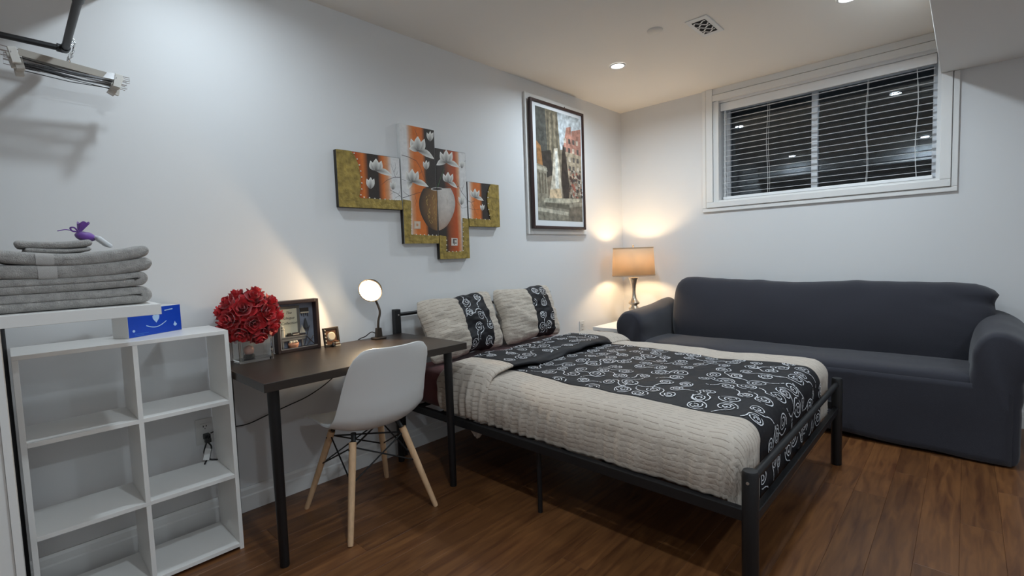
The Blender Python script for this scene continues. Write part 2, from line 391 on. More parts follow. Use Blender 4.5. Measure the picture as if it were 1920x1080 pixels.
obj('window_pane', B(GX + 0.028, OY0 + 0.028, OZ0 + 0.035, GX + 0.032, 0.866, OZ1 - 0.035), pane_m, w1)
bm = nbm()
box(bm, 5.15, -0.3, 1.2, 5.2, 2.0, 2.9); box(bm, GX + 0.06, -0.35, 1.2, 5.2, -0.3, 2.9); box(bm, GX + 0.06, 2.0, 1.2, 5.2, 2.05, 2.9); box(bm, GX + 0.06, -0.35, 1.15, 5.2, 2.05, 1.2)
struct('window_well', bm, well_m, 'dark window well outside the glass')
# baseboards, two-step profile
def base_prof(h=0.115): return [(0, 0), (0.014, 0), (0.014, 0.072), (0.010, 0.078), (0.010, h - 0.012), (0.005, h), (0, h)]
struct('baseboard_left', prism(nbm(), base_prof(), lambda a, z: Vector((XL, WY - a, z)), lambda a, z: Vector((WX, WY - a, z))), trim_m, 'white stepped baseboard under the desk wall')
struct('baseboard_far', prism(nbm(), base_prof(), lambda a, z: Vector((WX - a, YR, z)), lambda a, z: Vector((WX - a, WY - 0.015, z))), trim_m, 'white stepped baseboard behind sofa')
# electrical panel surround behind the poster
ps = thing('panel_surround', 'white moulded surround on wall behind the framed poster', 'panel cover', (3.23, WY, 1.33))
obj('panel_door', B(2.90, WY - 0.008, 1.40, 3.58, WY - 0.001, 2.36, bev=0.002), trim_m, ps)
for a in ((2.836, 1.34, 2.898, 2.425), (3.572, 1.34, 3.628, 2.425), (2.898, 1.34, 3.572, 1.40), (2.898, 2.36, 3.572, 2.425)):
    p_ = obj('surround_board', B(a[0], WY - 0.016, a[1], a[2], WY - 0.001, a[3], bev=0.003), trim_m, ps)
obj('outer_bead', B(2.834, WY - 0.022, 1.34, 2.850, WY - 0.0165, 2.425, bev=0.002), trim_m, ps)
for z in (1.46, 2.28): obj('hinge', tube(nbm(), [(2.905, WY - 0.012, z), (2.905, WY - 0.012, z + 0.06)], 0.006, 8), trim_m, ps)

# ------------------------------------------------------------------ recessed ceiling lights
lab = {0: 'round recessed ceiling light nearest the framed poster', 1: 'round recessed ceiling light nearest the window', 2: 'round recessed ceiling light above the desk end', 3: 'round recessed ceiling light nearest the camera', 4: 'added unseen fill light in the bulkhead behind the camera', 5: 'added unseen fill light in bulkhead beyond the foot of the bed'}
for i, (lx, ly, lz) in enumerate(((3.18, 1.873, HC), (3.297, 0.50, HC), (0.65, 1.94, HC), (0.65, 0.42, HC), (0.0, -1.05, 2.253), (1.9, -1.05, 2.253))):  # last two, in the bulkhead, are added out of view to fill the room
    t = thing('recessed_light', lab[i], 'ceiling light', (lx, ly, lz), 0, 'recessed ceiling lights')
    obj('trim_ring', lathe(nbm(), [(0.058, -0.001), (0.058, -0.004), (0.046, -0.007), (0.044, -0.002)], n=32, cap=False), trim_m, t, True, True)
    obj('lens', lathe(nbm(), [(0.0455, -0.0035), (0.0, -0.0045)], n=32, cap=False), lens_m, t, True, True)
    ld = bpy.data.lights.new('downlight_glow', 'AREA'); ld.shape = 'DISK'; ld.size = 0.085; ld.energy = DOWNLIGHT_W * (0.50 if i == 2 else 0.9 if i > 3 else 1.0); ld.spread = math.radians(166); ld.color = DOWN_COL
    lo = bpy.data.objects.new('downlight_glow', ld); COL.objects.link(lo); lo.parent = t; lo.location = (0, 0, -0.009)
# ceiling vent
vt = thing('ceiling_vent', 'white ceiling air vent with black scroll grille', 'vent', (3.03, 1.185, HC))
obj('vent_frame', B(2.895, 1.120, HC - 0.006, 3.175, 1.250, HC, bev=0.002), trim_m, vt)
obj('duct_opening', B(2.935, 1.145, HC - 0.0068, 3.135, 1.225, HC - 0.0061), dark_m, vt)
for k in range(5):
    x0 = 2.958 + k * 0.038; s = 1 if k % 2 else -1
    pts = bez([(x0 - 0.010, 1.147, 0), (x0 + 0.012 * s, 1.162, 0), (x0 - 0.012 * s, 1.187, 0), (x0 + 0.012 * s, 1.208, 0), (x0 + 0.008, 1.224, 0)], 14)
    bm = tube(nbm(), [(q.x, q.y, HC - 0.0085) for q in pts], 0.0048, 8)
    for v in bm.verts: v.co.z = HC - 0.0085 + (v.co.z - HC + 0.0085) * 0.3
    obj('scroll_bar', bm, trim_m, vt)
tag(obj('ceiling_cover_plate', lathe(nbm(), [(0.048, 0), (0.047, -0.004), (0.0, -0.005)], (2.862, 1.422, HC), 24, cap=False), mat('cover_plate', (0.80, 0.76, 0.70), 0.7), None, True), 'small round blank plate on the ceiling beside the vent', 'cover plate')

# ------------------------------------------------------------------ blind
bl = thing('window_blind', 'open white slatted blind in front of dark window', 'blind', (4.34, 0.86, OZ0))
obj('headrail', B(4.300, OY0 + 0.012, 2.345, 4.345, OY1 - 0.012, 2.398, bev=0.003), blind_m, bl)
obj('valance', B(4.288, OY0 + 0.006, 2.335, 4.297, OY1 - 0.006, 2.40, bev=0.002), blind_m, bl)
nsl = 16; zt, zb = 2.318, 1.648
sl = B(4.3275, OY0 + 0.016, -0.0010, 4.3525, OY1 - 0.016, 0.0010)
for v in sl.verts: v.co.z += (v.co.x - 4.34) * 0.05
first = None
for i in range(nsl):
    z = zt + (zb - zt) * i / (nsl - 1)
    if first is None:
        first = obj('slat', sl, blind_m, bl); base_z = first.location.z
        first.location.z = z
    else:
        c = first.copy(); COL.objects.link(c); c.parent = bl; c.location.z = z
obj('bottom_rail', B(4.316, OY0 + 0.016, 1.595, 4.364, OY1 - 0.016, 1.618, bev=0.004), blind_m, bl)
for yy in (0.265, 0.54, 1.19, 1.50):
    for xx in (4.316, 4.364):
        pts = [(xx, yy + 0.006 * math.sin(k * 1.1 + yy * 9), lin(2.345, 1.61, 8)[k]) for k in range(8)]
        obj('ladder_cord', tube(nbm(), pts, 0.0012, 5), blind_m, bl)
obj('tilt_wand', tube(nbm(), [(4.305, 1.515, 2.34), (4.302, 1.517, 1.62)], 0.004, 8), blind_m, bl)

# ================================================================== BED
BX0, BX1, BF, BH = 1.59, 3.005, 0.487, 2.452     # near/far post centres, foot and head post rows
bed = thing('bed_frame', 'black metal bed frame with low foot rails and head posts', 'bed', ((BX0 + BX1) / 2, 1.47, 0))
for x in (BX0, BX1):
    p_ = obj('foot_post', lathe(nbm(), [(0.023, 0), (0.0255, 0.004), (0.0255, 0.462), (0.022, 0.470), (0.0, 0.471)], (x, BF, 0), 20, cap=False), black_m, bed, True, angle=40)
    obj('bolt', tube(nbm(), [(x - 0.0275, BF, 0.437), (x - 0.025, BF, 0.437)], 0.005, 8), silver_m, p_)
    p_ = obj('head_post', B(x - 0.019, BH - 0.019, 0, x + 0.019, BH + 0.019, 0.885, bev=0.003), black_m, bed)
    obj('bolt', tube(nbm(), [(x + 0.002, BH - 0.022, 0.852), (x + 0.002, BH - 0.0185, 0.852)], 0.005, 8), silver_m, p_)
    obj('side_rail', B(x - 0.014, BF + 0.02, 0.300, x + 0.014, BH - 0.016, 0.340, bev=0.003), black_m, bed)
    for yy in (1.40,): obj('support_leg', tube(nbm(), [(x + (0.03 if x < 2 else -0.03), yy, 0), (x + (0.03 if x < 2 else -0.03), yy, 0.31)], 0.011, 10), black_m, bed)
obj('foot_rail', tube(nbm(), [(BX0 + 0.02, BF, 0.437), (BX1 - 0.02, BF, 0.437)], 0.0135, 14), black_m, bed, True, angle=50)
obj('foot_rail', B(BX0 + 0.02, BF - 0.012, 0.286, BX1 - 0.02, BF + 0.012, 0.318, bev=0.003), black_m, bed)
for z in (0.852, 0.60): obj('head_rail', tube(nbm(), [(BX0 + 0.015, BH, z), (BX1 - 0.015, BH, z)], 0.011, 12), black_m, bed, True, angle=50)
for k in range(9):
    yy = 0.62 + k * 0.21; obj('slat', B(BX0 + 0.012, yy, 0.312, BX1 - 0.012, yy + 0.03, 0.326), black_m, bed)
obj('center_rail', B(2.285, BF + 0.02, 0.285, 2.311, BH - 0.02, 0.311), black_m, bed)
for yy in (0.9, 1.5, 2.1): obj('center_leg', tube(nbm(), [(2.298, yy, 0), (2.298, yy, 0.29)], 0.014, 10), black_m, bed)

MX0, MX1, MY0, MY1, MT = 1.635, 2.965, 0.545, 2.415, 0.548
tag(obj('mattress', box(nbm(), MX0, MY0, 0.327, MX1, MY1, MT, bev=0.05, seg=5), sheet_m, None, True), 'mattress under a burgundy fitted sheet', 'mattress')

# comforter: flat cloth coords (a = x, b = y) rolled over the mattress edges
CT = 0.566; CRAD = 0.075
NEAR_E, FAR_E, FOOT_E = 1.675, 2.935, 0.588
def roll(d, r=CRAD):
    if d <= 0: return 0.0, 0.0
    if d < r * PI / 2: return r * math.sin(d / r), r * (1 - math.cos(d / r))
    return r, r + d - r * PI / 2
def sst(a, b, x):
    t = min(1, max(0, (x - a) / (b - a))); return t * t * (3 - 2 * t)
def N(x, y, z=0.0): return noise.noise(Vector((x, y, z)))
def cover(a, b, off=0.0):
    da = max(NEAR_E - a, 0); df = max(a - FAR_E, 0); db = max(FOOT_E - b, 0)
    side = da if da > 0 else df
    R = math.hypot(side, db); 
    if R > 0: h, drop = roll(R); hx, hy = h * side / R, h * db / R
    else: h = drop = hx = hy = 0.0
    x = min(max(a, NEAR_E), FAR_E) + (-hx if da > 0 else hx); y_ = max(b, FOOT_E) - hy
    drop = min(drop, 0.243 + 0.050 * (db / (side + db) if R > 0 else 0) ** 2)
    z = CT - drop
    # loft and drape
    puff = 0.016 * N(a * 3.1, b * 2.3) + 0.007 * N(a * 9, b * 7, 3) + 0.010 * (1 - ((a - 2.3) / 0.7) ** 2)
    flat = 1 - min(1, drop / 0.09)
    z += puff * flat + off * flat
    sd = sst(0.02, 0.12, drop)
    if da > 0 and da >= db:
        depth = min(1, drop / 0.23)
        bulge = 0.014 * math.sin(PI * min(1, depth)) - 0.006 * sst(0.6, 1.0, depth)
        ph = b * 118 + 7 * N(b * 3.5, a * 2, 9) - 3.5 * (drop / 0.2)
        amp = (0.0026 + 0.0050 * sst(1.15, 1.6, b)) * sd * (1.0 + 0.9 * N(b * 5, 3.7))
        bulge += amp * math.sin(ph) + 0.010 * sd * N(b * 7, drop * 4, 2) + 0.006 * sd * N(b * 22, drop * 6, 5)
        x -= bulge + off * sd * 0.35
    elif df > 0 and df >= db:
        x += 0.012 * math.sin(PI * min(1, drop / 0.22)) + 0.006 * sd * math.sin(b * 38 + 3 * N(b * 3, 1)) + off * sd
    if db > 0 and db > side:
        y_ += 0.002 - 0.005 * sd * math.sin(a * 33 + 4 * N(a * 3, 4)) - off * sd
        z += 0.018 * sst(0.15, 0.24, drop) * N(a * 5, 3.3)
    return Vector((x, y_, z))
A0, A1, A2, A3 = 1.675 - 0.265, 1.800, 2.735, 2.935 + 0.275
B0, B1 = 0.588 - 0.335, 2.06
def nrm(a, b, off):
    e = 0.004; p = cover(a, b, off); u = cover(a + e, b, off) - p; v = cover(a, b + e, off) - p
    n_ = u.cross(v).normalized(); return p, n_
com = thing('comforter', 'cream pin-tucked comforter with charcoal embroidered centre on the bed', 'comforter', (2.3, 1.3, 0.33))
bs = lin(B0, B1, 190)
def panel(name, a0, a1, n, m, b_list, off=0.0, thick=0.012):
    bm = nbm(); grid(bm, lambda a, b_: cover(a, b_, off(a, b_) if callable(off) else off), lin(a0, a1, n), b_list)
    o = obj(name, bm, m, com, True); md = o.modifiers.new('s', 'SOLIDIFY'); md.thickness = thick; md.offset = -1; return o
panel('side_panel', A0, A1, 64, cream_m, bs)
cb = panel('center_panel', A1, A2, 60, navy_m, bs)
panel('side_panel', A2, A3, 36, cream_m, bs)
# turned-back top of the comforter, a second layer towards the pillows
F0, F1 = 1.70, 2.10
def foff(a, b_):
    e = min(b_ - F0 - 0.03 * N(a * 3, 7) , F1 - b_) / 0.055
    e = max(0.0, min(1, e)); return 0.012 + 0.030 * math.sqrt(1 - (1 - e) ** 2) + 0.006 * N(a * 6, b_ * 9, 4) - (0.022 * sst(F1 - 0.08, F1, b_))
fs = lin(F0, F1, 44)
panel('turned_side_panel', A0 + 0.015, 1.79, 56, cream_m, fs, foff)
cf = panel('turned_center_panel', 1.79, 2.745, 60, navy_m, fs, foff)
panel('turned_side_panel', 2.745, A3 - 0.05, 30, cream_m, fs, foff)

def spiral_paths(x0, x1, y0, y1, step, r0, rg):
    out = []; nx = max(1, int(round((x1 - x0) / step))); ny = max(1, int(round((y1 - y0) / step))); sx = (x1 - x0) / nx; sy = (y1 - y0) / ny
    for i in range(nx):
        for j in range(ny):
            cx = x0 + (i + .5 + (0.22 if j % 2 else -0.22)) * sx + rg.uniform(-.2, .2) * sx; cy = y0 + (j + .5) * sy + rg.uniform(-.2, .2) * sy
            r = r0 * rg.uniform(.75, 1.1); s = rg.choice((-1, 1)); ph = rg.uniform(0, 2 * PI); turns = rg.uniform(2.1, 2.7); pts = []
            n = 44
            for k in range(n):
                q = k / (n - 1); rr = r * (0.12 + 0.88 * q) * (1 + 0.10 * math.sin(9 * q * turns)); th = ph + s * 2 * PI * turns * q
                pts.append((cx + rr * math.cos(th), cy + rr * math.sin(th)))
            # tail swinging to the neighbour
            tx, ty = pts[-1]; ang = ph + s * 2 * PI * turns + s * PI / 2; L = step * rg.uniform(.6, .9)
            for k in range(1, 12):
                q = k / 11; an = ang - s * 1.7 * q + s * 0.3; tx += math.cos(an) * L / 11; ty += math.sin(an) * L / 11; pts.append((tx, ty))
            seg = [p for p in pts if x0 + .006 < p[0] < x1 - .006 and y0 + .004 < p[1] < y1 - .004]
            if len(seg) > 12: out.append(seg)
    return out
def ribbons(name, paths, surf, w, parent, m=stitch_m):
    vv = []; ff = []
    for P in paths:
        k0 = len(vv); ok = []
        for i, p in enumerate(P):
            a = Vector(P[max(i - 1, 0)]); c = Vector(P[min(i + 1, len(P) - 1)]); d = c - a
            if d.length < 1e-6: d = Vector((1, 0))
            nn = Vector((-d.y, d.x)).normalized() * w / 2 * (0.75 + 0.5 * ((i % 3) == 0))
            vv.append(surf(p[0] + nn.x, p[1] + nn.y)); vv.append(surf(p[0] - nn.x, p[1] - nn.y))
        for i in range(len(P) - 1):
            if (Vector(P[i + 1]) - Vector(P[i])).length < 0.03 and i % 13 != 12: ff.append((k0 + 2 * i, k0 + 2 * i + 1, k0 + 2 * i + 3, k0 + 2 * i + 2))
    me = bpy.data.meshes.new(name); inv = INV.get(parent, Matrix()); me.from_pydata([tuple(inv @ Vector(v)) for v in vv], [], ff)
    me.materials.append(m); o = bpy.data.objects.new(name, me); COL.objects.link(o); o.parent = parent; return o
rg = random.Random(3)
def s_main(a, b_): p, n_ = nrm(a, b_, 0.0); return p + n_ * 0.003
def s_flap(a, b_): p, n_ = nrm(a, b_, foff(a, b_)); return p + n_ * 0.0032
tag(ribbons('swirl_embroidery', spiral_paths(A1, A2, B0 + 0.02, F0 + 0.02, 0.108, 0.042, rg), s_main, 0.0046, cb), 'silver ribbon swirls', None, None, 'stuff')
tag(ribbons('swirl_embroidery', spiral_paths(1.80, 2.735, F0 + 0.03, F1 - 0.01, 0.108, 0.042, rg), s_flap, 0.0046, cf), 'silver ribbon swirls', None, None, 'stuff')
# loose corner hanging under the near rail
bm = nbm(); grid(bm, lambda u, v: Vector((1.608 + 0.006 * math.sin(u * 9), 1.80 + u * (0.02 + 0.10 * v), 0.262 + 0.05 * v + 0.004 * math.sin(u * 7))), lin(-0.5, 0.5, 6), lin(0, 1, 5))
o = obj('hanging_corner', bm, cream_m, com, True); md = o.modifiers.new('s', 'SOLIDIFY'); md.thickness = 0.006

# ------------------------------------------------------------------ pillows
def pillow(label, cx, cy, cz, hw, hh, tilt, yaw, roll_, seed, b0, b1):
    t = thing('pillow', label, 'pillow', (cx, cy, cz), 0, 'pillows at the bed head')
    Mx = Matrix.Rotation(yaw, 4, 'Z') @ Matrix.Rotation(tilt, 4, 'X') @ Matrix.Rotation(roll_, 4, 'Y')
    def sf(u, v, sgn, off=0.0):
        e = (max(0, 1 - abs(u) ** 2.6) ** 0.55) * (max(0, 1 - abs(v) ** 2.6) ** 0.55)
        th = 0.092 * e
        pin = 1 - 0.10 * (1 - abs(v)) * abs(u) ** 4; pin2 = 1 - 0.12 * (1 - abs(u)) * abs(v) ** 4
        wr = 0.016 * e * N(u * 3 + seed, v * 3) + 0.009 * min(1, e * 2) * N(u * 4 + seed, v * 11, 2) + 0.004 * min(1, e * 2) * math.sin(u * 26 + 3 * N(u * 2, v * 2, seed)) * (abs(v) ** 2)
        cu_, cv_ = u * math.sqrt(1 - 0.16 * v ** 6), v * math.sqrt(1 - 0.16 * u ** 6)
        return Mx @ Vector((cu_ * hw * pin + 0.01 * N(v * 4, seed), sgn * (th + wr + off) if sgn < 0 else th, cv_ * hh * pin2 + 0.012 * N(u * 4, seed, 3)))
    def grd(name, us, m, sgn, par):
        bm = nbm(); V = grid(bm, lambda u, v: sf(u, v, sgn), us, lin(-1, 1, 44), lambda u, v: (u * hw, v * hh)); return obj(name, bm, m, par, True, True)
    grd('cream_panel', lin(-1, b0, 22), creamp_m, -1, t); bd = grd('center_band', lin(b0, b1, 26), navy_m, -1, t); grd('cream_panel', lin(b1, 1, 22), creamp_m, -1, t)
    grd('back_panel', lin(-1, 1, 30), creamp_m, 1, t)
    P = spiral_paths(b0 * hw, b1 * hw, -hh * 0.93, hh * 0.93, 0.098, 0.037, random.Random(seed))
    vv = ribbons('swirl_embroidery', P, lambda a, c: sf(a / hw, c / hh, -1, 0.0022), 0.0042, bd); tag(vv, 'silver ribbon swirls', None, None, 'stuff')
    # ribbons() applied the inverse of the thing: local coordinates were given, so undo it
    vv.data.transform(INV[t].inverted())
    return t
pillow('cream pillow with charcoal swirl band, nearest the desk', 1.985, 2.318, 0.752, 0.325, 0.204, math.radians(-19), 0.03, math.radians(-2), 11, -0.13, 0.56)
pillow('cream pillow with charcoal swirl band, nearest the table lamp', 2.618, 2.322, 0.756, 0.308, 0.206, math.radians(-18), -0.02, math.radians(-0.5), 23, -0.05, 0.62)

# ================================================================== SOFA
sofa = thing('sofa', 'long charcoal sofa in a stretch slipcover under the window', 'sofa', (3.85, 0.93, 0))
SY0, SY1 = -0.03, 1.87          # inner faces of the two arms
def arm_section(sgn):
    """closed profile (q outward from the inner face, z)"""
    P = [(-0.012, 0.05), (-0.010, 0.30), (-0.006, 0.44), (0.0, 0.55), (0.022, 0.635), (0.07, 0.682), (0.125, 0.69), (0.185, 0.668), (0.232, 0.622), (0.248, 0.57), (0.236, 0.52), (0.212, 0.48), (0.200, 0.44), (0.196, 0.30), (0.190, 0.14), (0.182, 0.02), (0.10, 0.02)]
    return [(p.x, p.y) for p in bez([Vector((a, b_, 0)) for a, b_ in P], 64)]
def arm(y_in, sgn, seed):
    sec = arm_section(sgn); bm = nbm(); xs = [3.470, 3.474, 3.485, 3.505, 3.54] + lin(3.60, 4.16, 9) + [4.19]
    rings = []; cq, cz = 0.10, 0.42
    for x in xs:
        e = max(0, (3.505 - x) / 0.035); sh = 1 - 0.16 * e * e - (0.10 if e > 0.97 else 0)
        slope = 0.045 * (x - 3.55) / 0.6
        ring = []
        for q, z in sec:
            zz = cz + (z - cz) * (1 - 0.06 * e * e) if z > cz else z
            zz += slope * sst(0.4, 0.66, z) + 0.008 * N(x * 5, z * 6, seed) + 0.012 * sst(.45, .7, z) * N(x * 3 + seed, q * 8)
            qq = cq + (q - cq) * sh + 0.006 * N(x * 6, z * 5, seed + 4) + 0.004 * math.sin(z * 40 + q * 30) * sst(3.7, 3.47, x) * (0.3 < z < 0.62)
            xx = x + 0.010 * N(q * 8, z * 5, seed) * (1 if x < 3.6 else 0)
            ring.append(bm.verts.new((xx, y_in + sgn * qq, max(zz, 0.012))))
        rings.append(ring)
    k = len(sec)
    for a, b_ in zip(rings, rings[1:]):
        for j in range(k): bm.faces.new((a[j], a[(j + 1) % k], b_[(j + 1) % k], b_[j]))
    bm.faces.new(rings[0]); bm.faces.new(rings[-1])
    bmesh.ops.recalc_face_normals(bm, faces=bm.faces)
    return obj('armrest', bm, sofa_m, sofa, True, angle=50)
arm(SY0, -1, 1.0); arm(SY1, 1, 6.0)
def soft_sweep(prof, y0, y1, nseg, endr, fn, name):
    """profile in (x,z) swept along y with rounded ends"""
    bm = nbm(); cx = sum(p[0] for p in prof) / len(prof); cz = sum(p[1] for p in prof) / len(prof); rings = []
    ts = [0, .004, .012, .025, .045] + lin(0.07, 0.93, nseg) + [.955, .975, .988, .996, 1]
    for t in ts:
        yy = y0 + (y1 - y0) * t; d = min(yy - y0, y1 - yy); e = max(0, 1 - d / endr); s = math.sqrt(max(0.0, 1 - e * e)) if e > 0 else 1; s = 0.55 + 0.45 * s
        rings.append([bm.verts.new(fn(cx + (p[0] - cx) * s, yy, cz + (p[1] - cz) * s)) for p in prof])
    k = len(prof)
    for a, b_ in zip(rings, rings[1:]):
        for j in range(k): bm.faces.new((a[j], a[(j + 1) % k], b_[(j + 1) % k], b_[j]))
    bm.faces.new(rings[0]); bm.faces.new(rings[-1]); bmesh.ops.recalc_face_normals(bm, faces=bm.faces)
    return obj(name, bm, sofa_m, sofa, True, angle=60)
bp_ = [(p.x, p.y) for p in bez([Vector((a, b_, 0)) for a, b_ in ((3.955, 0.40), (3.945, 0.55), (3.965, 0.70), (4.005, 0.82), (4.055, 0.895), (4.13, 0.915), (4.20, 0.885), (4.235, 0.80), (4.24, 0.60), (4.24, 0.30), (4.10, 0.30))], 44)]
def bfn(x, y_, z):
    up = sst(0.7, 0.92, z); ends = sst(0.16, 0.0, y_ + 0.12) + sst(1.70, 1.84, y_)
    z2 = z + 0.012 * up * N(y_ * 2.6, 2) + 0.006 * up * N(y_ * 8, 5) + 0.008 * up * math.sin(y_ * 4.4 + 0.4) + (y_ - 0.86) * 0.012 * up
    tuck = 0.030 * math.exp(-((z - 0.80) / 0.030) ** 2) * sst(0.22, -0.02, y_) * up
    e_ = sst(0.10, -0.10, y_) * up; y_ += -0.030 * e_ * math.exp(-((z - 0.855) / 0.035) ** 2) + 0.030 * e_ * math.exp(-((z - 0.785) / 0.02) ** 2)
    return Vector((x + 0.008 * N(y_ * 4, z * 5) + tuck + 0.004 * sst(.3, 0, y_) * math.sin(z * 70 - y_ * 20), y_, z2))
soft_sweep(bp_, -0.135, 1.86, 60, 0.10, bfn, 'backrest')
sp_ = [(p.x, p.y) for p in bez([Vector((a, b_, 0)) for a, b_ in ((3.49, 0.24), (3.478, 0.36), (3.482, 0.425), (3.51, 0.455), (3.60, 0.466), (3.80, 0.462), (3.96, 0.452), (4.02, 0.40), (4.02, 0.24), (3.8, 0.22))], 40)]
soft_sweep(sp_, SY0 - 0.02, SY1 + 0.02, 40, 0.02, lambda x, y_, z: Vector((x + 0.004 * N(y_ * 5, z * 5), y_, z + (0.008 * N(y_ * 2.5, x * 3) + 0.004 * N(y_ * 6, x * 9)) * sst(.4, .46, z))), 'seat')
bm = nbm()
def skirt(u, v):
    hem = 0.040 - 0.028 * sst(0.9, -0.15, u) + 0.006 * N(u * 5, 1)
    z = 0.42 + (hem - 0.42) * v
    return Vector((3.476 - 0.010 * v + 0.005 * N(u * 5, v * 2, 6) + 0.003 * math.sin(u * 14) * v, u, z))
grid(bm, skirt, lin(SY0 - 0.16, SY1 + 0.16, 60), lin(0, 1, 14))
o = obj('skirt', bm, sofa_m, sofa, True); md = o.modifiers.new('s', 'SOLIDIFY'); md.thickness = 0.004; md.offset = 0
obj('base', B(3.52, SY0 - 0.10, 0.07, 4.2, SY1 + 0.10, 0.28), black_m, sofa)
for x in (3.56, 4.14):
    for yy in (SY0 - 0.06, SY1 + 0.06): obj('foot', B(x - 0.03, yy - 0.03, 0, x + 0.03, yy + 0.03, 0.07), black_m, sofa)

# ================================================================== SIDE TABLE + TABLE LAMP
TZ = 0.527
st = thing('side_table', 'small white side table in the corner beside the sofa', 'table', (3.90, 2.30, 0))
obj('tabletop', B(3.54, 2.135, TZ - 0.03, 4.24, 2.385, TZ, bev=0.002), lam_m, st)
for x in (3.57, 4.21):
    for yy in (2.16, 2.36): obj('leg', B(x - 0.02, yy - 0.02, 0, x + 0.02, yy + 0.02, TZ - 0.03), lam_m, st)
LX, LY = 3.965, 2.213
tl = thing('table_lamp', 'lit table lamp with beige drum shade and turned brushed metal base', 'lamp', (LX, LY, TZ))
prof = [(0.075, 0), (0.078, 0.006), (0.072, 0.014), (0.045, 0.022), (0.030, 0.035), (0.026, 0.05), (0.040, 0.075), (0.049, 0.093), (0.032, 0.105), (0.046, 0.118), (0.050, 0.127), (0.046, 0.136), (0.031, 0.150), (0.030, 0.158), (0.046, 0.170), (0.051, 0.178), (0.046, 0.188), (0.032, 0.205), (0.022, 0.23), (0.0165, 0.27), (0.017, 0.30), (0.024, 0.345), (0.036, 0.385), (0.046, 0.405), (0.046, 0.411), (0.012, 0.413), (0.012, 0.47)]
obj('base', lathe(nbm(), prof, (LX, LY, TZ), 36), nickel_m, tl, True, angle=60)
obj('socket', lathe(nbm(), [(0.014, 0.47), (0.016, 0.475), (0.016, 0.51), (0.010, 0.515)], (LX, LY, TZ), 16), nickel_m, tl, True, angle=50)
sh = nbm(); zs0, zs1 = 0.955 - TZ, 1.212 - TZ
lathe(sh, [(0.190, zs0), (0.186, (zs0 + zs1) / 2), (0.178, zs1)], (LX, LY, TZ), 56, cap=False)
so = obj('lamp_shade', sh, shade_m, tl, True); md = so.modifiers.new('s', 'SOLIDIFY'); md.thickness = 0.0016
for rr, zz in ((0.191, zs0 + 0.004), (0.179, zs1 - 0.004)):
    obj('shade_hem', lathe(nbm(), [(rr + .0006, zz - 0.005), (rr + .0014, zz), (rr + .0004, zz + 0.005)], (LX, LY, TZ), 56, cap=False), shade_m, so, True)
obj('bulb', sphere(nbm(), (LX, LY, TZ + 0.555), 0.028, 1, 1, 1.25), bulb_m, tl, True)
obj('harp', tube(nbm(), bez([(LX - .014, LY, TZ + 0.50), (LX - .05, LY, TZ + 0.56), (LX - .045, LY, TZ + 0.64), (LX, LY, zs1 + TZ - 0.005), (LX + .045, LY, TZ + 0.64), (LX + .05, LY, TZ + 0.56), (LX + .014, LY, TZ + 0.50)], 30), 0.0018, 6), nickel_m, tl, True)
for a in range(3):
    an = a * 2 * PI / 3; obj('spider_arm', tube(nbm(), [(LX, LY, TZ + zs1 - 0.006), (LX + .178 * math.cos(an), LY + .178 * math.sin(an), TZ + zs1 - 0.006)], 0.0016, 6), nickel_m, so)
obj('finial', lathe(nbm(), [(0.004, zs1 - 0.006), (0.004, zs1 + 0.006), (0.010, zs1 + 0.012), (0.011, zs1 + 0.020), (0.006, zs1 + 0.027), (0.0, zs1 + 0.028)], (LX, LY, TZ), 16, cap=False), nickel_m, tl, True)
ld = bpy.data.lights.new('table_lamp_glow', 'POINT'); ld.energy = TABLE_LAMP_W; ld.color = WARM; ld.shadow_soft_size = 0.034
lo = bpy.data.objects.new('table_lamp_glow', ld); COL.objects.link(lo); lo.parent = tl; lo.location = (0, 0, 0.555)

# ================================================================== DESK
DX0, DX1, DY0, DY1 = 0.626, 1.604, 1.846, 2.424
dk = thing('desk', 'plain black-brown desk with round black legs against the wall', 'desk', ((DX0 + DX1) / 2, (DY0 + DY1) / 2, 0))
obj('desktop', B(DX0, DY0, DT - 0.034, DX1, DY1, DT, bev=0.0015), desk_m, dk)
for x, yy in ((0.680, 1.915), (1.530, 1.912), (0.664, 2.402), (1.532, 2.385)):
    l_ = obj('leg', lathe(nbm(), [(0.016, 0.0), (0.0175, 0.004), (0.0215, DT - 0.05), (0.0215, DT - 0.034)], (x, yy, 0), 20), black_m, dk, True, angle=45)
    obj('mounting_plate', lathe(nbm(), [(0.036, DT - 0.040), (0.036, DT - 0.034)], (x, yy, 0), 20), black_m, l_)

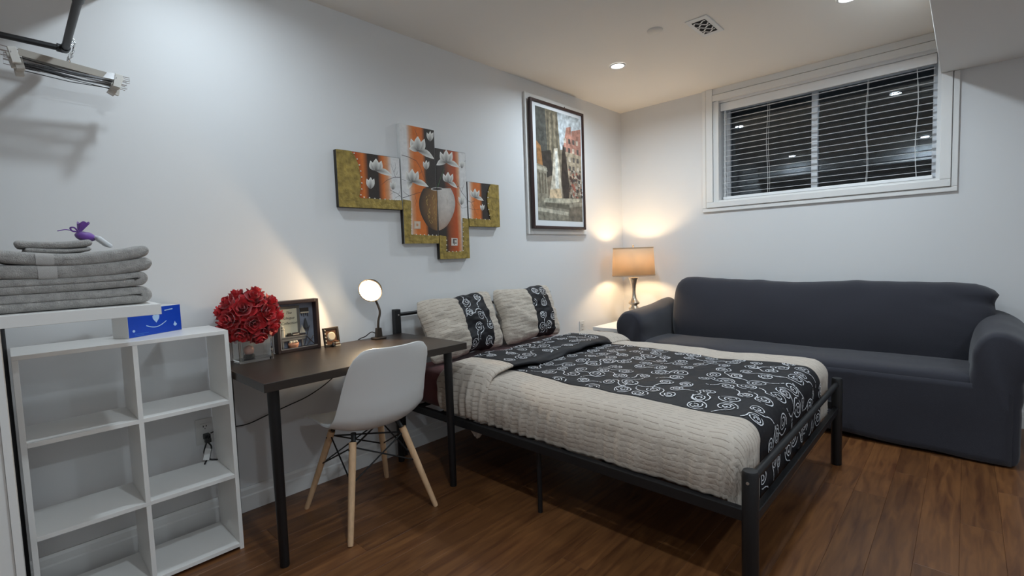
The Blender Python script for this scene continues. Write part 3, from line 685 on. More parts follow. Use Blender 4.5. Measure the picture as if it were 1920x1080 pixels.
# ================================================================== CHAIR
ch = thing('chair', 'white moulded shell chair on wooden dowel legs, pushed to the desk', 'chair', (1.136, 2.052, 0), math.radians(-2))
prof = bez([Vector(p) for p in ((0, 0.232, 0.412), (0, 0.205, 0.437), (0, 0.13, 0.446), (0, 0.03, 0.436), (0, -0.07, 0.424), (0, -0.145, 0.434), (0, -0.200, 0.478), (0, -0.228, 0.545), (0, -0.250, 0.63), (0, -0.278, 0.72), (0, -0.312, 0.815))], 60)
npf = len(prof)
def halfw(t):
    pts = ((0, .115), (.03, .165), (.08, .196), (.2, .221), (.38, .229), (.55, .226), (.70, .214), (.82, .202), (.92, .190), (.97, .176), (1, .150))
    for (a, wa), (b_, wb) in zip(pts, pts[1:]):
        if a <= t <= b_: return wa + (wb - wa) * (t - a) / (b_ - a)
    return pts[-1][1]
def shell(u, i):
    i = int(i); p = prof[i]; t = i / (npf - 1); d = (prof[min(i + 1, npf - 1)] - prof[max(i - 1, 0)]).normalized(); nn = Vector((0, d.z, -d.y)) * -1   # towards the sitter
    if nn.z < 0 and t < 0.4: nn = -nn
    w_ = halfw(t); k = 0.020 + 0.035 * sst(0.1, 0.45, t) + 0.010 * sst(.4, .6, t) - 0.030 * sst(0.62, 1.0, t)
    up = Vector((0, -d.z, d.y)); up = up if (up.z > 0 or up.y > 0) else -up
    lift = k * abs(u) ** 2.4
    inward = Vector((0, d.z, -d.y)); inward = inward if inward.dot(Vector((0, 1, 1))) > 0 else -inward
    top = Vector((0, 0, -0.020)) * (abs(u) ** 6) * sst(.86, 1, t) + Vector((0, -0.03, 0)) * (abs(u) ** 3) * sst(.12, 0, t)
    return Vector((u * w_, p.y, p.z)) + inward * lift + top
bm = nbm(); grid(bm, shell, lin(-1, 1, 29), list(range(npf)), lambda u, v: (u * .2, v * .01))
bmesh.ops.recalc_face_normals(bm, faces=bm.faces)
o = obj('shell', bm, shell_m, ch, True, True); md = o.modifiers.new('s', 'SOLIDIFY'); md.thickness = 0.007; md.offset = 0; md = o.modifiers.new('b', 'BEVEL'); md.width = 0.003; md.segments = 2; md.limit_method = 'ANGLE'
lg = {}
for sx in (-1, 1):
    for sy in (-1, 1):
        top = Vector((sx * 0.125, sy * 0.105 - 0.005, 0.385)); foot = Vector((sx * 0.216, sy * 0.226, 0.0)); lg[sx, sy] = (top, foot)
        ax = (top - foot).normalized()
        l_ = obj('leg', tube(nbm(), [foot, foot + ax * 0.01, foot + ax * 0.2, top], [0.0105, 0.012, 0.0145, 0.0165], 16), beech_m, ch, True, True, angle=50)
        obj('bolt', tube(nbm(), [top - ax * 0.03 + Vector((sx * 0.018, 0, 0)), top - ax * 0.03 - Vector((sx * 0.018, 0, 0))], 0.004, 8), black_m, l_, local=True)
        obj('bracket', tube(nbm(), [top + Vector((-sx * 0.004, 0, 0)), Vector((sx * 0.11, sy * 0.09, 0.418))], [0.010, 0.012], 8), black_m, ch, local=True)
def at(k, q): a, b_ = lg[k]; return a + (b_ - a) * q
for a, b_ in (((-1, -1), (1, -1)), ((-1, 1), (1, 1)), ((-1, -1), (-1, 1)), ((1, -1), (1, 1))):
    obj('wire_brace', tube(nbm(), [at(a, .05), at(b_, .42)], 0.0035, 8), black_m, ch, local=True); obj('wire_brace', tube(nbm(), [at(b_, .05), at(a, .42)], 0.0035, 8), black_m, ch, local=True)
obj('wire_brace', tube(nbm(), [at((-1, -1), .06), at((1, 1), .06)], 0.004, 8), black_m, ch, local=True); obj('wire_brace', tube(nbm(), [at((-1, 1), .06), at((1, -1), .06)], 0.004, 8), black_m, ch, local=True)

# ================================================================== BOOKCASE (six cubes, open back)
KX0, KX1, KY0, KY1, KH = 0.004, 0.616, 2.172, 2.430, 0.918
bk = thing('bookcase', 'white open bookcase of six cubes left of the desk', 'bookcase', ((KX0 + KX1) / 2, KY0, 0)); th = 0.015
obj('side_panel', B(KX0, KY0, 0, KX0 + th, KY1, KH - th, bev=0.0008), lam_m, bk); obj('side_panel', B(KX1 - th, KY0, 0, KX1, KY1, KH - th, bev=0.0008), lam_m, bk)
obj('top_panel', B(KX0, KY0, KH - th, KX1, KY1, KH, bev=0.0008), lam_m, bk)
cxm = 0.313
zsh = [0.012, 0.306, 0.617]
for z in zsh:
    obj('shelf', B(KX0 + th, KY0 + 0.001, z, KX1 - th, KY1, z + th, bev=0.0008), lam_m, bk)
for z0, z1 in ((zsh[0] + th, zsh[1]), (zsh[1] + th, zsh[2]), (zsh[2] + th, KH - th)):
    obj('divider', B(cxm - th / 2, KY0 + 0.001, z0, cxm + th / 2, KY1, z1, bev=0.0008), lam_m, bk)

# ================================================================== WALL ART: four-piece magnolia canvas
YF = WY - 0.030
def cw(cx, cy):
    p = on_y(600 + cx / 3.6, 210 + cy / 3.6, YF); return (p.x, p.z)
def wallmap(x, z, off): return Vector((x, YF - off, z))
W_ = (0.74, 0.73, 0.72); OR = (0.66, 0.17, 0.03); DK = (0.040, 0.030, 0.024); RD = (0.50, 0.085, 0.018); PO = (0.66, 0.33, 0.17); RB = (0.28, 0.07, 0.022); BR = (0.06, 0.045, 0.04); GR = (0.05, 0.07, 0.04)
P0 = (0.035, 0.022, 0.018); P1 = (0.86, 0.85, 0.80)
def canvas(label, x0, z0, x1, z1, stops, pic, gold, draw, side=canvas_side_m):
    t = thing('canvas', label, 'painting', ((x0 + x1) / 2, WY, z0), 0, 'four-piece magnolia canvas set')
    obj('stretched_canvas', B(x0, YF, z0, x1, WY - 0.001, z1, bev=0.002), side, t)
    d = Decal(wallmap)
    d.vbands(pic[0], pic[2], pic[1], pic[3], [(min(max(cw(c, q)[0], pic[0]), pic[2]), k) for c, q, k in stops])
    draw(d)
    # clip everything to the canvas face
    d.v = [Vector((min(max(v.x, x0 + .001), x1 - .001), v.y, min(max(v.z, z0 + .001), z1 - .001))) for v in d.v]
    d.build('painted_face', paint_m, t)
    if gold:
        pts = [cw(*p) for p in gold]; pts = [(min(max(a, x0 + .0005), x1 - .0005), min(max(b_, z0 + .0005), z1 - .0005)) for a, b_ in pts]
        bm = prism(nbm(), pts, lambda a, b_: Vector((a, YF - 0.0002, b_)), lambda a, b_: Vector((a, YF - 0.006, b_)))
        bmesh.ops.triangulate(bm, faces=[f for f in bm.faces if len(f.verts) > 4]); obj('gold_relief', bm, gold_m, t)
    return t
def beads(t, pts, n):
    """row of pearl beads along the relief edge"""
    L = [Vector((*cw(*p), 0)) for p in pts]; tot = sum((b_ - a).length for a, b_ in zip(L, L[1:])); bm = nbm()
    for k in range(n):
        s = tot * (k + .5) / n
        for a, b_ in zip(L, L[1:]):
            if s <= (b_ - a).length: q = a + (b_ - a) * (s / (b_ - a).length); break
            s -= (b_ - a).length
        sphere(bm, (q.x, YF - 0.006, q.y), 0.0042, n=8)
    tag(obj('bead_row', bm, pearl_m, t, True), None, None, None, 'stuff')
def flower(d, cx, cy, s, dark=P0, leaf=None, leaf2=None):
    def pt(a, b_): return cw(cx + a * s, cy + b_ * s)
    k = 0.00095 * s
    d.petal(pt(-2, 42), pt(-42, -30), 44 * k, dark, P1, 9 * k); d.petal(pt(2, 42), pt(40, -28), 42 * k, dark, P1, -9 * k)
    d.petal(pt(0, 48), pt(0, -44), 54 * k, dark, P1)
    if leaf: d.petal(pt(0, 42), pt(*leaf), 40 * k, dark, P1, 10 * k)
    if leaf2: d.petal(pt(0, 42), pt(*leaf2), 40 * k, dark, P1, -10 * k)
def bud(d, cx, cy, s, dark=P0):
    def pt(a, b_): return cw(cx + a * s, cy + b_ * s)
    k = 0.00095 * s
    d.petal(pt(0, 38), pt(-24, -26), 28 * k, dark, P1); d.petal(pt(0, 38), pt(24, -26), 28 * k, dark, P1); d.petal(pt(0, 38), pt(2, -36), 32 * k, dark, P1)
def twig(d, pts, w=0.0026, col=BR): d.line([cw(*p) for p in pts], w * 1.35, col, w * 0.6)
def vasehalf(d, side):
    cx, top, bot, hw = 790, 515, 800, 122; N_ = 26; L = []
    for i in range(N_):
        q = i / (N_ - 1); wv = hw * (0.30 + 0.70 * math.sin(PI * (0.16 + 0.84 * q) ** 0.9) ** 0.8) if q < 0.97 else hw * 0.18
        L.append((q, wv if q < .9 else wv * (1 - (q - .9) * 3)))
    pts = []; cols = []; F = []
    for q, wv in L:
        for k in range(5):
            e = k / 4; x_ = cx + side * wv * e; yy = top + (bot - top) * q; a, b_ = cw(x_, yy); pts.append((a, b_))
            if side < 0: c = tuple((0.26, 0.13, 0.04)[j] * (1 - e) * (1.3 - .8 * abs(q - .45)) + (0.03, 0.022, 0.018)[j] * (0.4 + e) for j in range(3))
            else: c = tuple((0.62, 0.58, 0.54)[j] * (1.05 - .75 * q ** 2) * (0.75 + 0.25 * math.sin(PI * e)) + (0.20, 0.09, 0.03)[j] * q ** 2 for j in range(3))
            cols.append(c)
    for i in range(N_ - 1):
        for k in range(4): F.append((5 * i + k, 5 * i + k + 1, 5 * i + 6 + k, 5 * i + 5 + k))
    d._add(pts, cols, F)
    rim = [cw(cx, 512)] + [cw(cx + side * 42 * math.sin(PI * k / 12), 520 - 11 * math.cos(PI * k / 12)) for k in range(13)]
    d.poly(rim, (0.62, 0.60, 0.57)); d.poly([cw(cx + side * 34 * math.sin(PI * k / 12), 520 - 7 * math.cos(PI * k / 12)) for k in range(13)], DK)
    rg_ = random.Random(5)
    for _ in range(34):
        q = rg_.uniform(.15, .8); e = rg_.uniform(.08, .62); a = cx + side * hw * e * (1 - .5 * q * q); yy = top + (bot - top) * q
        c = (0.50, 0.33, 0.10) if side < 0 else (0.50, 0.44, 0.38)
        d.line([cw(a, yy), cw(a + rg_.uniform(-6, 6), yy + rg_.uniform(8, 20))], 0.004, c, 0.001)
def seal(d, x, y_, s, col):
    d.poly([cw(x - s, y_ - s * 1.25), cw(x + s, y_ - s * 1.1), cw(x + s, y_ + s * 1.25), cw(x - s, y_ + s * 1.25)], col)
def draw1(d):
    twig(d, [(556, 442), (500, 440), (450, 462), (415, 490)]); twig(d, [(510, 440), (495, 400), (478, 350)], .0016); twig(d, [(500, 405), (512, 370), (505, 340)], .0014); twig(d, [(515, 425), (528, 395)], .0012)
    twig(d, [(556, 575), (520, 550), (480, 530), (470, 525)]); twig(d, [(540, 562), (505, 582)], .0016); twig(d, [(530, 555), (548, 525), (540, 505)], .0014); twig(d, [(500, 540), (470, 560)], .0012)
    flower(d, 378, 356, 0.92, leaf=(118, 82)); bud(d, 340, 478, 1.05); bud(d, 492, 494, 0.78)
def draw2(d):
    twig(d, [(550, 290), (600, 305), (650, 330), (680, 380), (700, 440), (740, 510)]); twig(d, [(640, 120), (655, 160), (660, 190)], .0018); twig(d, [(690, 400), (668, 420), (640, 445)], .0016); twig(d, [(555, 580), (620, 560), (680, 540), (740, 530)]); twig(d, [(600, 565), (570, 545), (560, 530)], .0016); twig(d, [(640, 555), (650, 600), (640, 640)], .0014); twig(d, [(552, 455), (580, 465)], .0016); twig(d, [(705, 380), (712, 450), (750, 515)], .002, GR)
    flower(d, 660, 214, 1.12, leaf=(98, 92), leaf2=(-52, 30)); bud(d, 742, 162, 0.92); bud(d, 716, 356, 0.85); flower(d, 622, 428, 0.98, leaf=(112, 78), leaf2=(-30, 95))
    vasehalf(d, -1); seal(d, 656, 762, 22, (0.60, 0.45, 0.33)); seal(d, 656, 762, 17, (0.66, 0.55, 0.44)); seal(d, 656, 762, 7, (0.60, 0.30, 0.16))
def draw3(d):
    twig(d, [(793, 510), (812, 450), (838, 385)], .003, (0.06, 0.16, 0.05)); twig(d, [(990, 330), (960, 350), (940, 370)]); twig(d, [(995, 590), (955, 540), (935, 500), (905, 510), (860, 500), (830, 510)]); twig(d, [(955, 540), (975, 480), (968, 455)], .0016); twig(d, [(945, 515), (965, 510)], .0014); twig(d, [(1000, 640), (960, 650), (920, 600), (905, 560)], .0016); twig(d, [(985, 560), (995, 700)], .0014); twig(d, [(935, 500), (915, 450)], .0016)
    flower(d, 852, 298, 0.98, leaf=(90, 78), leaf2=(-68, 62)); bud(d, 957, 352, 0.72); flower(d, 864, 440, 0.80, leaf=(78, 92)); bud(d, 955, 594, 0.85)
    vasehalf(d, 1); seal(d, 907, 876, 21, (0.66, 0.62, 0.56)); seal(d, 909, 872, 13, (0.12, 0.09, 0.08)); seal(d, 914, 873, 7, (0.60, 0.56, 0.50)); seal(d, 905, 893, 3, (0.2, 0.1, 0.08))
def draw4(d):
    twig(d, [(1000, 600), (1020, 610), (1045, 600)]); twig(d, [(1020, 610), (1040, 650), (1060, 700)], .0018); twig(d, [(1005, 650), (1040, 660), (1080, 655)], .0016)
    flower(d, 1046, 548, 0.72, leaf=(80, 70)); bud(d, 1095, 643, 0.62)
c1 = canvas('wide magnolia canvas with gold block, leftmost of the four', 1.277, 1.473, 1.676, 1.780, [(100, 400, RD), (245, 400, RD), (290, 400, OR), (325, 400, DK), (390, 400, DK), (425, 400, OR), (455, 400, PO), (485, 400, W_), (560, 400, W_)], (1.279, 1.478, 1.6745, 1.778),
            [(86, 248), (205, 262), (232, 298), (258, 362), (270, 440), (272, 515), (262, 572), (275, 582), (560, 598), (560, 660), (100, 650)], draw1)
beads(c1, [(215, 262), (240, 300), (265, 365), (277, 440), (279, 515), (270, 574), (400, 588), (550, 596)], 16)
c2 = canvas('tallest magnolia canvas with dark left half of the vase', 1.684, 1.272, 1.945, 1.986, [(540, 400, W_), (592, 400, W_), (615, 400, PO), (640, 400, OR), (695, 400, OR), (715, 400, DK), (795, 400, DK)], (1.686, 1.274, 1.943, 1.984),
            [(548, 590), (604, 598), (612, 606), (612, 826), (800, 836), (800, 900), (548, 890)], draw2, canvas_white_m)
obj('dark_edge', B(1.6834, YF + 0.001, 1.272, 1.6839, WY - 0.001, 1.478), canvas_side_m, c2)
beads(c2, [(613, 640), (614, 826), (795, 834)], 12)
c3 = canvas('magnolia canvas with white right half of the vase, lowest of the four', 1.947, 1.170, 2.200, 1.876, [(780, 500, DK), (838, 500, DK), (870, 500, RB), (915, 500, RD), (935, 500, PO), (948, 500, W_), (1010, 500, W_)], (1.949, 1.172, 2.198, 1.874),
            [(786, 832), (846, 838), (850, 846), (850, 944), (964, 940), (962, 716), (1010, 722), (1010, 1000), (786, 1000)], draw3)
beads(c3, [(850, 850), (851, 944), (962, 940), (962, 780), (960, 730)], 14)
c4 = canvas('smallest magnolia canvas with gold right edge', 2.206, 1.386, 2.503, 1.688, [(985, 600, W_), (1005, 600, W_), (1025, 600, PO), (1040, 600, OR), (1078, 600, OR), (1095, 600, DK), (1215, 600, DK)], (2.208, 1.388, 2.501, 1.686),
            [(1000, 718), (1150, 728), (1142, 690), (1130, 640), (1126, 590), (1130, 540), (1142, 500), (1150, 484), (1220, 490), (1220, 790), (1000, 790)], draw4)
beads(c4, [(1005, 718), (1145, 728), (1136, 670), (1128, 600), (1132, 520)], 10)

# ================================================================== FRAMED POSTER (generic townscape print)
pf = thing('framed_poster', 'tall framed townscape print with white mount in dark red frame', 'picture', (3.28, WY, 1.385))
PY = WY - 0.052
p00, p10, p11, p01 = (on_y(*q, PY) for q in ((993, 181), (1096, 213.5), (1098, 431), (1002, 428)))
px0, px1, pz0, pz1 = (p00.x + p01.x) / 2, (p10.x + p11.x) / 2, (p01.z + p11.z) / 2, (p00.z + p10.z) / 2
fw = 0.024
for a in ((px0, pz0, px0 + fw, pz1), (px1 - fw, pz0, px1, pz1), (px0 + fw, pz0, px1 - fw, pz0 + fw), (px0 + fw, pz1 - fw, px1 - fw, pz1)):
    obj('frame_bar', B(a[0], PY, a[1], a[2], PY + 0.026, a[3], bev=0.004), mahog_m, pf)
obj('mount', B(px0 + fw, PY + 0.012, pz0 + fw, px1 - fw, PY + 0.018, pz1 - fw), mount_m, pf)
q0, q1 = on_y(1006, 300, PY + .012).x, on_y(1089.5, 300, PY + .012).x; q2, q3 = on_y(1050, 414, PY + .012).z, on_y(1005, 198, PY + .012).z
def pm(s, t, off): return Vector((q0 + (q1 - q0) * s, PY + 0.012 - off, q3 + (q2 - q3) * t))
d = Decal(pm, 0.0004, 0.000008); rp = random.Random(12)
d.poly([(0, 0), (1, 0), (1, 1), (0, 1)], (0.20, 0.165, 0.12))
d.poly([(.46, 0), (1, 0), (1, .30), (.5, .34)], (0.46, 0.50, 0.52))
d.poly([(0, 0), (.30, 0), (.34, .40), (0, .40)], (0.075, 0.075, 0.065)); d.poly([(.20, 0), (.46, .0), (.52, .42), (.24, .46)], (0.17, 0.145, 0.10))
for k in range(5): d.poly([(.23 + .05 * k, .02 + .02 * (k % 2)), (.25 + .05 * k, .02), (.265 + .05 * k, .38), (.245 + .05 * k, .38)], (0.28, 0.24, 0.17) if k % 2 else (0.09, 0.08, 0.06))
d.poly([(.58, .30), (.66, .12), (.76, .10), (.80, .34), (.60, .40)], (0.40, 0.20, 0.15)); d.poly([(.78, .14), (1, .10), (1, .46), (.76, .44)], (0.34, 0.17, 0.13)); d.poly([(.56, .34), (1, .36), (1, .60), (.58, .58)], (0.34, 0.28, 0.20))
for k in range(16):
    a, b_ = .60 + .095 * (k % 4) + rp.uniform(-.01, .01), .22 + .085 * (k // 4); d.poly([(a, b_), (a + .05, b_), (a + .05, b_ + .045), (a, b_ + .045)], (0.10, 0.085, 0.075) if k % 3 else (0.48, 0.42, 0.34))
d.poly([(0, .40), (.30, .36), (.34, .58), (.18, .62), (0, .58)], (0.045, 0.038, 0.032)); d.poly([(0, .30), (.09, .34), (.13, .54), (.02, .56)], (0.34, 0.17, 0.07))
d.poly([(0, .50), (.20, .52), (.22, .84), (0, .86)], (0.27, 0.24, 0.18)); d.poly([(0, .52), (.21, .53), (.22, .56), (0, .55)], (0.40, 0.37, 0.29))
for k in range(3): d.poly([(.03 + .06 * k, .58), (.065 + .06 * k, .58), (.07 + .06 * k, .76), (.035 + .06 * k, .76)], (0.15, 0.125, 0.09))
# pale weathered obelisk and dark cypress stand in the square
d.poly([(.37, .34), (.45, .33), (.50, .58), (.53, .82), (.24, .80), (.32, .58)], (0.50, 0.45, 0.36)); d.poly([(.40, .36), (.44, .36), (.46, .70), (.38, .70)], (0.60, 0.60, 0.55)); d.poly([(.26, .72), (.50, .70), (.53, .81), (.25, .80)], (0.55, 0.42, 0.27))
d.poly([(.57, .28), (.62, .34), (.66, .48), (.70, .66), (.68, .80), (.56, .80), (.52, .62), (.54, .42)], (0.040, 0.030, 0.024))
for k in range(110):
    a, b_ = rp.uniform(.68, .98), rp.uniform(.50, .76); s = rp.uniform(.02, .05); c = rp.choice(((0.10, 0.05, 0.04), (0.26, 0.20, 0.15), (0.05, 0.045, 0.04), (0.40, 0.36, 0.30), (0.30, 0.10, 0.07)))
    d.poly([(a, b_), (a + s, b_ + s * .2), (a + s * .8, b_ + s * .8), (a - s * .2, b_ + s * .7)], c)
d.poly([(.20, .80), (1, .77), (1, 1), (0, 1), (0, .86)], (0.23, 0.21, 0.16)); d.poly([(.15, .80), (.95, .78), (.90, .825), (.12, .84)], (0.42, 0.39, 0.30)); d.poly([(.0, .885), (.66, .915), (.66, .95), (0, .92)], (0.42, 0.39, 0.31)); d.poly([(.68, .83), (1, .80), (1, 1), (.68, 1)], (0.15, 0.13, 0.10)); d.poly([(.68, .83), (1, .81), (1, .85), (.68, .87)], (0.25, 0.23, 0.18))
d.poly([(.15, .84), (.68, .845), (.68, .89), (.15, .875)], (0.13, 0.115, 0.085))
d.build('print', print_m, pf)
tag(obj('picture_nail', tube(nbm(), [(3.34, WY - 0.02, pz1 + 0.018), (3.34, WY, pz1 + 0.02)], 0.004, 8), black_m), 'small dark nail in the wall above the framed poster', 'nail')

# ================================================================== SOCKETS
def socket(x, z, label):
    t = thing('wall_socket', label, 'socket', (x, WY, z))
    obj('cover_plate', B(x - 0.036, WY - 0.006, z - 0.058, x + 0.036, WY, z + 0.058, bev=0.002), socket_m, t)
    for dz in (0.022, -0.022):
        f = obj('outlet_face', B(x - 0.017, WY - 0.0085, z + dz - 0.015, x + 0.017, WY - 0.006, z + dz + 0.015, bev=0.001), socket_m, t)
        for dx, dzz, h_ in ((-0.006, 0.002, .008), (0.006, 0.002, .007), (0, -0.009, .004)): obj('slot', B(x + dx - 0.0015, WY - 0.0095, z + dz + dzz - h_ / 2, x + dx + 0.0015, WY - 0.0086, z + dz + dzz + h_ / 2), dark_m, f)
socket(0.583, 0.435, 'white wall socket seen through the bookcase'); socket(3.535, 0.515, 'white wall socket beside the side table')

# ================================================================== DESK LAMP
HB = Vector((1.405, 2.352, DT)); HCn = on_y(694, 545, 2.345); nd = Vector((-0.72, -0.63, -0.29)).normalized()
dl = thing('desk_lamp', 'small lit bronze gooseneck lamp on the desk', 'lamp', HB)
obj('base', B(HB.x - 0.034, HB.y - 0.028, DT, HB.x + 0.034, HB.y + 0.028, DT + 0.012, bev=0.004), bronze_m, dl)
obj('clamp_block', prism(nbm(), [(-.016, .012), (.018, .012), (.014, .062), (-.010, .062)], lambda a, z: Vector((HB.x + a, HB.y - .012, DT + z)), lambda a, z: Vector((HB.x + a, HB.y + .012, DT + z))), bronze_m, dl)
back = HCn - nd * 0.062
obj('gooseneck', tube(nbm(), bez([HB + Vector((0, 0, 0.05)), HB + Vector((0.004, 0.0, 0.10)), HB + Vector((0.018, 0.004, 0.155)), back + Vector((0.004, 0.004, -0.055)), back], 26), 0.0065, 10), bronze_m, dl, True)
rot = nd.to_track_quat('Z', 'Y').to_matrix().to_4x4(); Mh = Matrix.Translation(HCn) @ rot
sh = lathe(nbm(), [(0.012, -0.072), (0.022, -0.068), (0.044, -0.050), (0.058, -0.022), (0.064, 0.0)], n=36, M=Mh, cap=False)
so = obj('lamp_shade', sh, bronze_m, dl, True); md = so.modifiers.new('s', 'SOLIDIFY'); md.thickness = 0.0015; md.offset = 1
obj('shade_cap', lathe(nbm(), [(0.012, -0.067), (0.0, -0.068)], n=16, M=Mh, cap=False), bronze_m, so)
for k in range(5):
    an = 2.0 + k * 0.22; p_ = Mh @ Vector((0.049 * math.cos(an), 0.049 * math.sin(an), -0.032)); obj('vent_stud', sphere(nbm(), p_, 0.0042, n=8), silver_m, so, True)
obj('bulb', lathe(nbm(), [(0.0, -0.050), (0.018, -0.046), (0.034, -0.03), (0.052, -0.010), (0.0585, 0.001), (0.048, 0.012), (0.026, 0.019), (0.0, 0.021)], n=28, M=Mh, cap=False), bulb_m, dl, True)
ld = bpy.data.lights.new('desk_lamp_glow', 'SPOT'); ld.energy = DESK_LAMP_W; ld.color = WARM; ld.shadow_soft_size = 0.02; ld.spot_size = math.radians(168); ld.spot_blend = 0.12
lo = bpy.data.objects.new('desk_lamp_glow', ld); COL.objects.link(lo); lo.parent = dl
lo.location = HCn + nd * 0.024 - HB; lo.rotation_euler = (-nd).to_track_quat('Z', 'Y').to_euler()
cord = bez([HB + Vector((-0.016, 0.005, 0.035)), HB + Vector((-0.035, 0.015, 0.042)), HB + Vector((-0.06, 0.035, 0.02)), (1.335, 2.43, DT + 0.004), (1.32, 2.447, DT - 0.02), (1.26, 2.46, 0.62), (1.158, 2.468, 0.540), (1.05, 2.47, 0.490), (0.958, 2.47, 0.468), (0.85, 2.47, 0.445), (0.76, 2.47, 0.425), (0.698, 2.472, 0.427), (0.64, 2.476, 0.432), (0.60, 2.474, 0.425)], 90)
obj('cord', tube(nbm(), cord, 0.0028, 7), rubber_m, dl, True)
obj('plug', B(0.572, 2.455, 0.402, 0.596, 2.4865, 0.428, bev=0.004), rubber_m, dl)
# bundled spare cord with tag on the bookcase shelf
sc_ = thing('cord_bundle', 'black cord tied with a white paper tag inside the bookcase', 'cord', (0.575, 2.40, 0.321))
obj('cord_loop', tube(nbm(), bez([(0.586, 2.440, 0.428), (0.572, 2.438, 0.395), (0.560, 2.434, 0.36), (0.566, 2.42, 0.335), (0.556, 2.405, 0.3245), (0.548, 2.385, 0.3245)], 30), 0.0034, 8), rubber_m, sc_, True)
obj('cord_loop', tube(nbm(), bez([(0.578, 2.439, 0.40), (0.590, 2.436, 0.375), (0.582, 2.430, 0.35), (0.575, 2.415, 0.330), (0.590, 2.405, 0.3245), (0.598, 2.395, 0.3245)], 26), 0.0034, 8), rubber_m, sc_, True)
obj('plug', B(0.568, 2.430, 0.396, 0.592, 2.452, 0.416, bev=0.004), rubber_m, sc_)
obj('paper_tag', box(nbm(), -0.012, -0.001, -0.024, 0.012, 0.001, 0.024, M=Matrix.Translation((0.567, 2.418, 0.352)) @ Matrix.Rotation(0.35, 4, 'Y') @ Matrix.Rotation(-0.3, 4, 'X')), paper_m, sc_)

# ================================================================== VASE WITH ROSES
VX, VY = 0.762, 2.350; VR = math.radians(3)
vs_ = thing('glass_vase', 'square clear glass vase holding the red rose ball', 'vase', (VX, VY, DT), VR)
bm = nbm(); hw_, hd_, hh_, tk = 0.074, 0.046, 0.128, 0.005
def ring4(w_, d_, z, k=0.008): return [(sx * (w_ - (0 if e else k)), sy * (d_ - (k if e else 0)), z) for sx, sy, e in ((-1, -1, 1), (-1, -1, 0), (1, -1, 0), (1, -1, 1), (1, 1, 1), (1, 1, 0), (-1, 1, 0), (-1, 1, 1))]
R_ = [[bm.verts.new(p) for p in ring4(*a)] for a in ((hw_, hd_, 0.0003), (hw_, hd_, hh_), (hw_ - tk, hd_ - tk, hh_), (hw_ - tk, hd_ - tk, 0.012))]
for a, b_ in zip(R_, R_[1:]):
    for j in range(8): bm.faces.new((a[j], a[(j + 1) % 8], b_[(j + 1) % 8], b_[j]))
bm.faces.new(R_[0][::-1]); bm.faces.new(R_[-1]); bmesh.ops.recalc_face_normals(bm, faces=bm.faces)
obj('glass_body', bm, glass_m, vs_, local=True)
tc_ = thing('pink_candle', 'small pale pink candle with dark base inside glass vase', 'candle', (VX - 0.018, VY, DT + 0.0125))
obj('base', lathe(nbm(), [(0.020, 0), (0.024, 0.004), (0.022, 0.016), (0.016, 0.020)], n=20), black_m, tc_, True, True, 50)
obj('wax', lathe(nbm(), [(0.014, 0.020), (0.019, 0.026), (0.021, 0.040), (0.016, 0.053), (0.006, 0.058), (0.0, 0.058)], n=20, cap=False), pink_m, tc_, True, True)
rb = thing('rose_ball', 'round ball of red fabric roses in glass vase', 'flowers', (VX - 0.006, VY, DT + hh_))
RC = Vector((VX - 0.006, VY - 0.002, DT + 0.200)); RR = 0.086
def rose_mesh(seed, s):
    rg_ = random.Random(seed); bm = nbm()
    for ringi, (n_, rad, h_, tilt, wid) in enumerate(((3, .05, .85, .15, .45), (4, .22, .80, .35, .62), (5, .42, .66, .65, .72), (6, .62, .46, 1.0, .78), (7, .80, .22, 1.32, .80))):
        for k in range(n_):
            an = 2 * PI * k / n_ + ringi * .7 + rg_.uniform(-.15, .15); M_ = Matrix.Rotation(an, 4, 'Z'); V = []
            for i in range(5):
                q = i / 4; row_ = []
                for j in range(5):
                    e = (j - 2) / 2; w_ = wid * math.sin(PI * (.18 + .62 * q)) * .5; a = rad * .5 + (math.sin(tilt) * q * .55) - .16 * e * e * (1 - .3 * q) + .05 * q * q
                    z = (h_ - .55) * .6 + math.cos(tilt) * q * .62 - (.06 if q == 1 and j in (0, 4) else 0) + .03 * rg_.uniform(-1, 1)
                    row_.append(bm.verts.new((M_ @ Vector((a, e * w_, z))) * s))
                V.append(row_)
            for i in range(4):
                for j in range(4): bm.faces.new((V[i][j], V[i + 1][j], V[i + 1][j + 1], V[i][j + 1]))
    me = bpy.data.meshes.new('rose'); bm.to_mesh(me); bm.free()
    for p in me.polygons: p.use_smooth = True
    me.materials.append(rose_m); return me
rms = [rose_mesh(k, 0.070) for k in range(3)]
obj('foam_core', sphere(nbm(), RC, RR * 0.86, n=20), rose_m, rb, True)
NR = 26
for k in range(NR):
    zz = 1 - 2 * (k + .5) / NR; an = k * 2.39996; dv = Vector((math.sqrt(1 - zz * zz) * math.cos(an), math.sqrt(1 - zz * zz) * math.sin(an), zz))
    if dv.z < -0.86: continue
    o = bpy.data.objects.new('rose', rms[k % 3]); COL.objects.link(o); o.parent = rb
    o.matrix_local = INV[rb] @ Matrix.Translation(RC + Vector((dv.x * RR * 1.02, dv.y * RR * .80, dv.z * RR * .96))) @ (dv.to_track_quat('Z', 'Y').to_matrix().to_4x4() @ Matrix.Rotation(k * 1.3, 4, 'Z'))

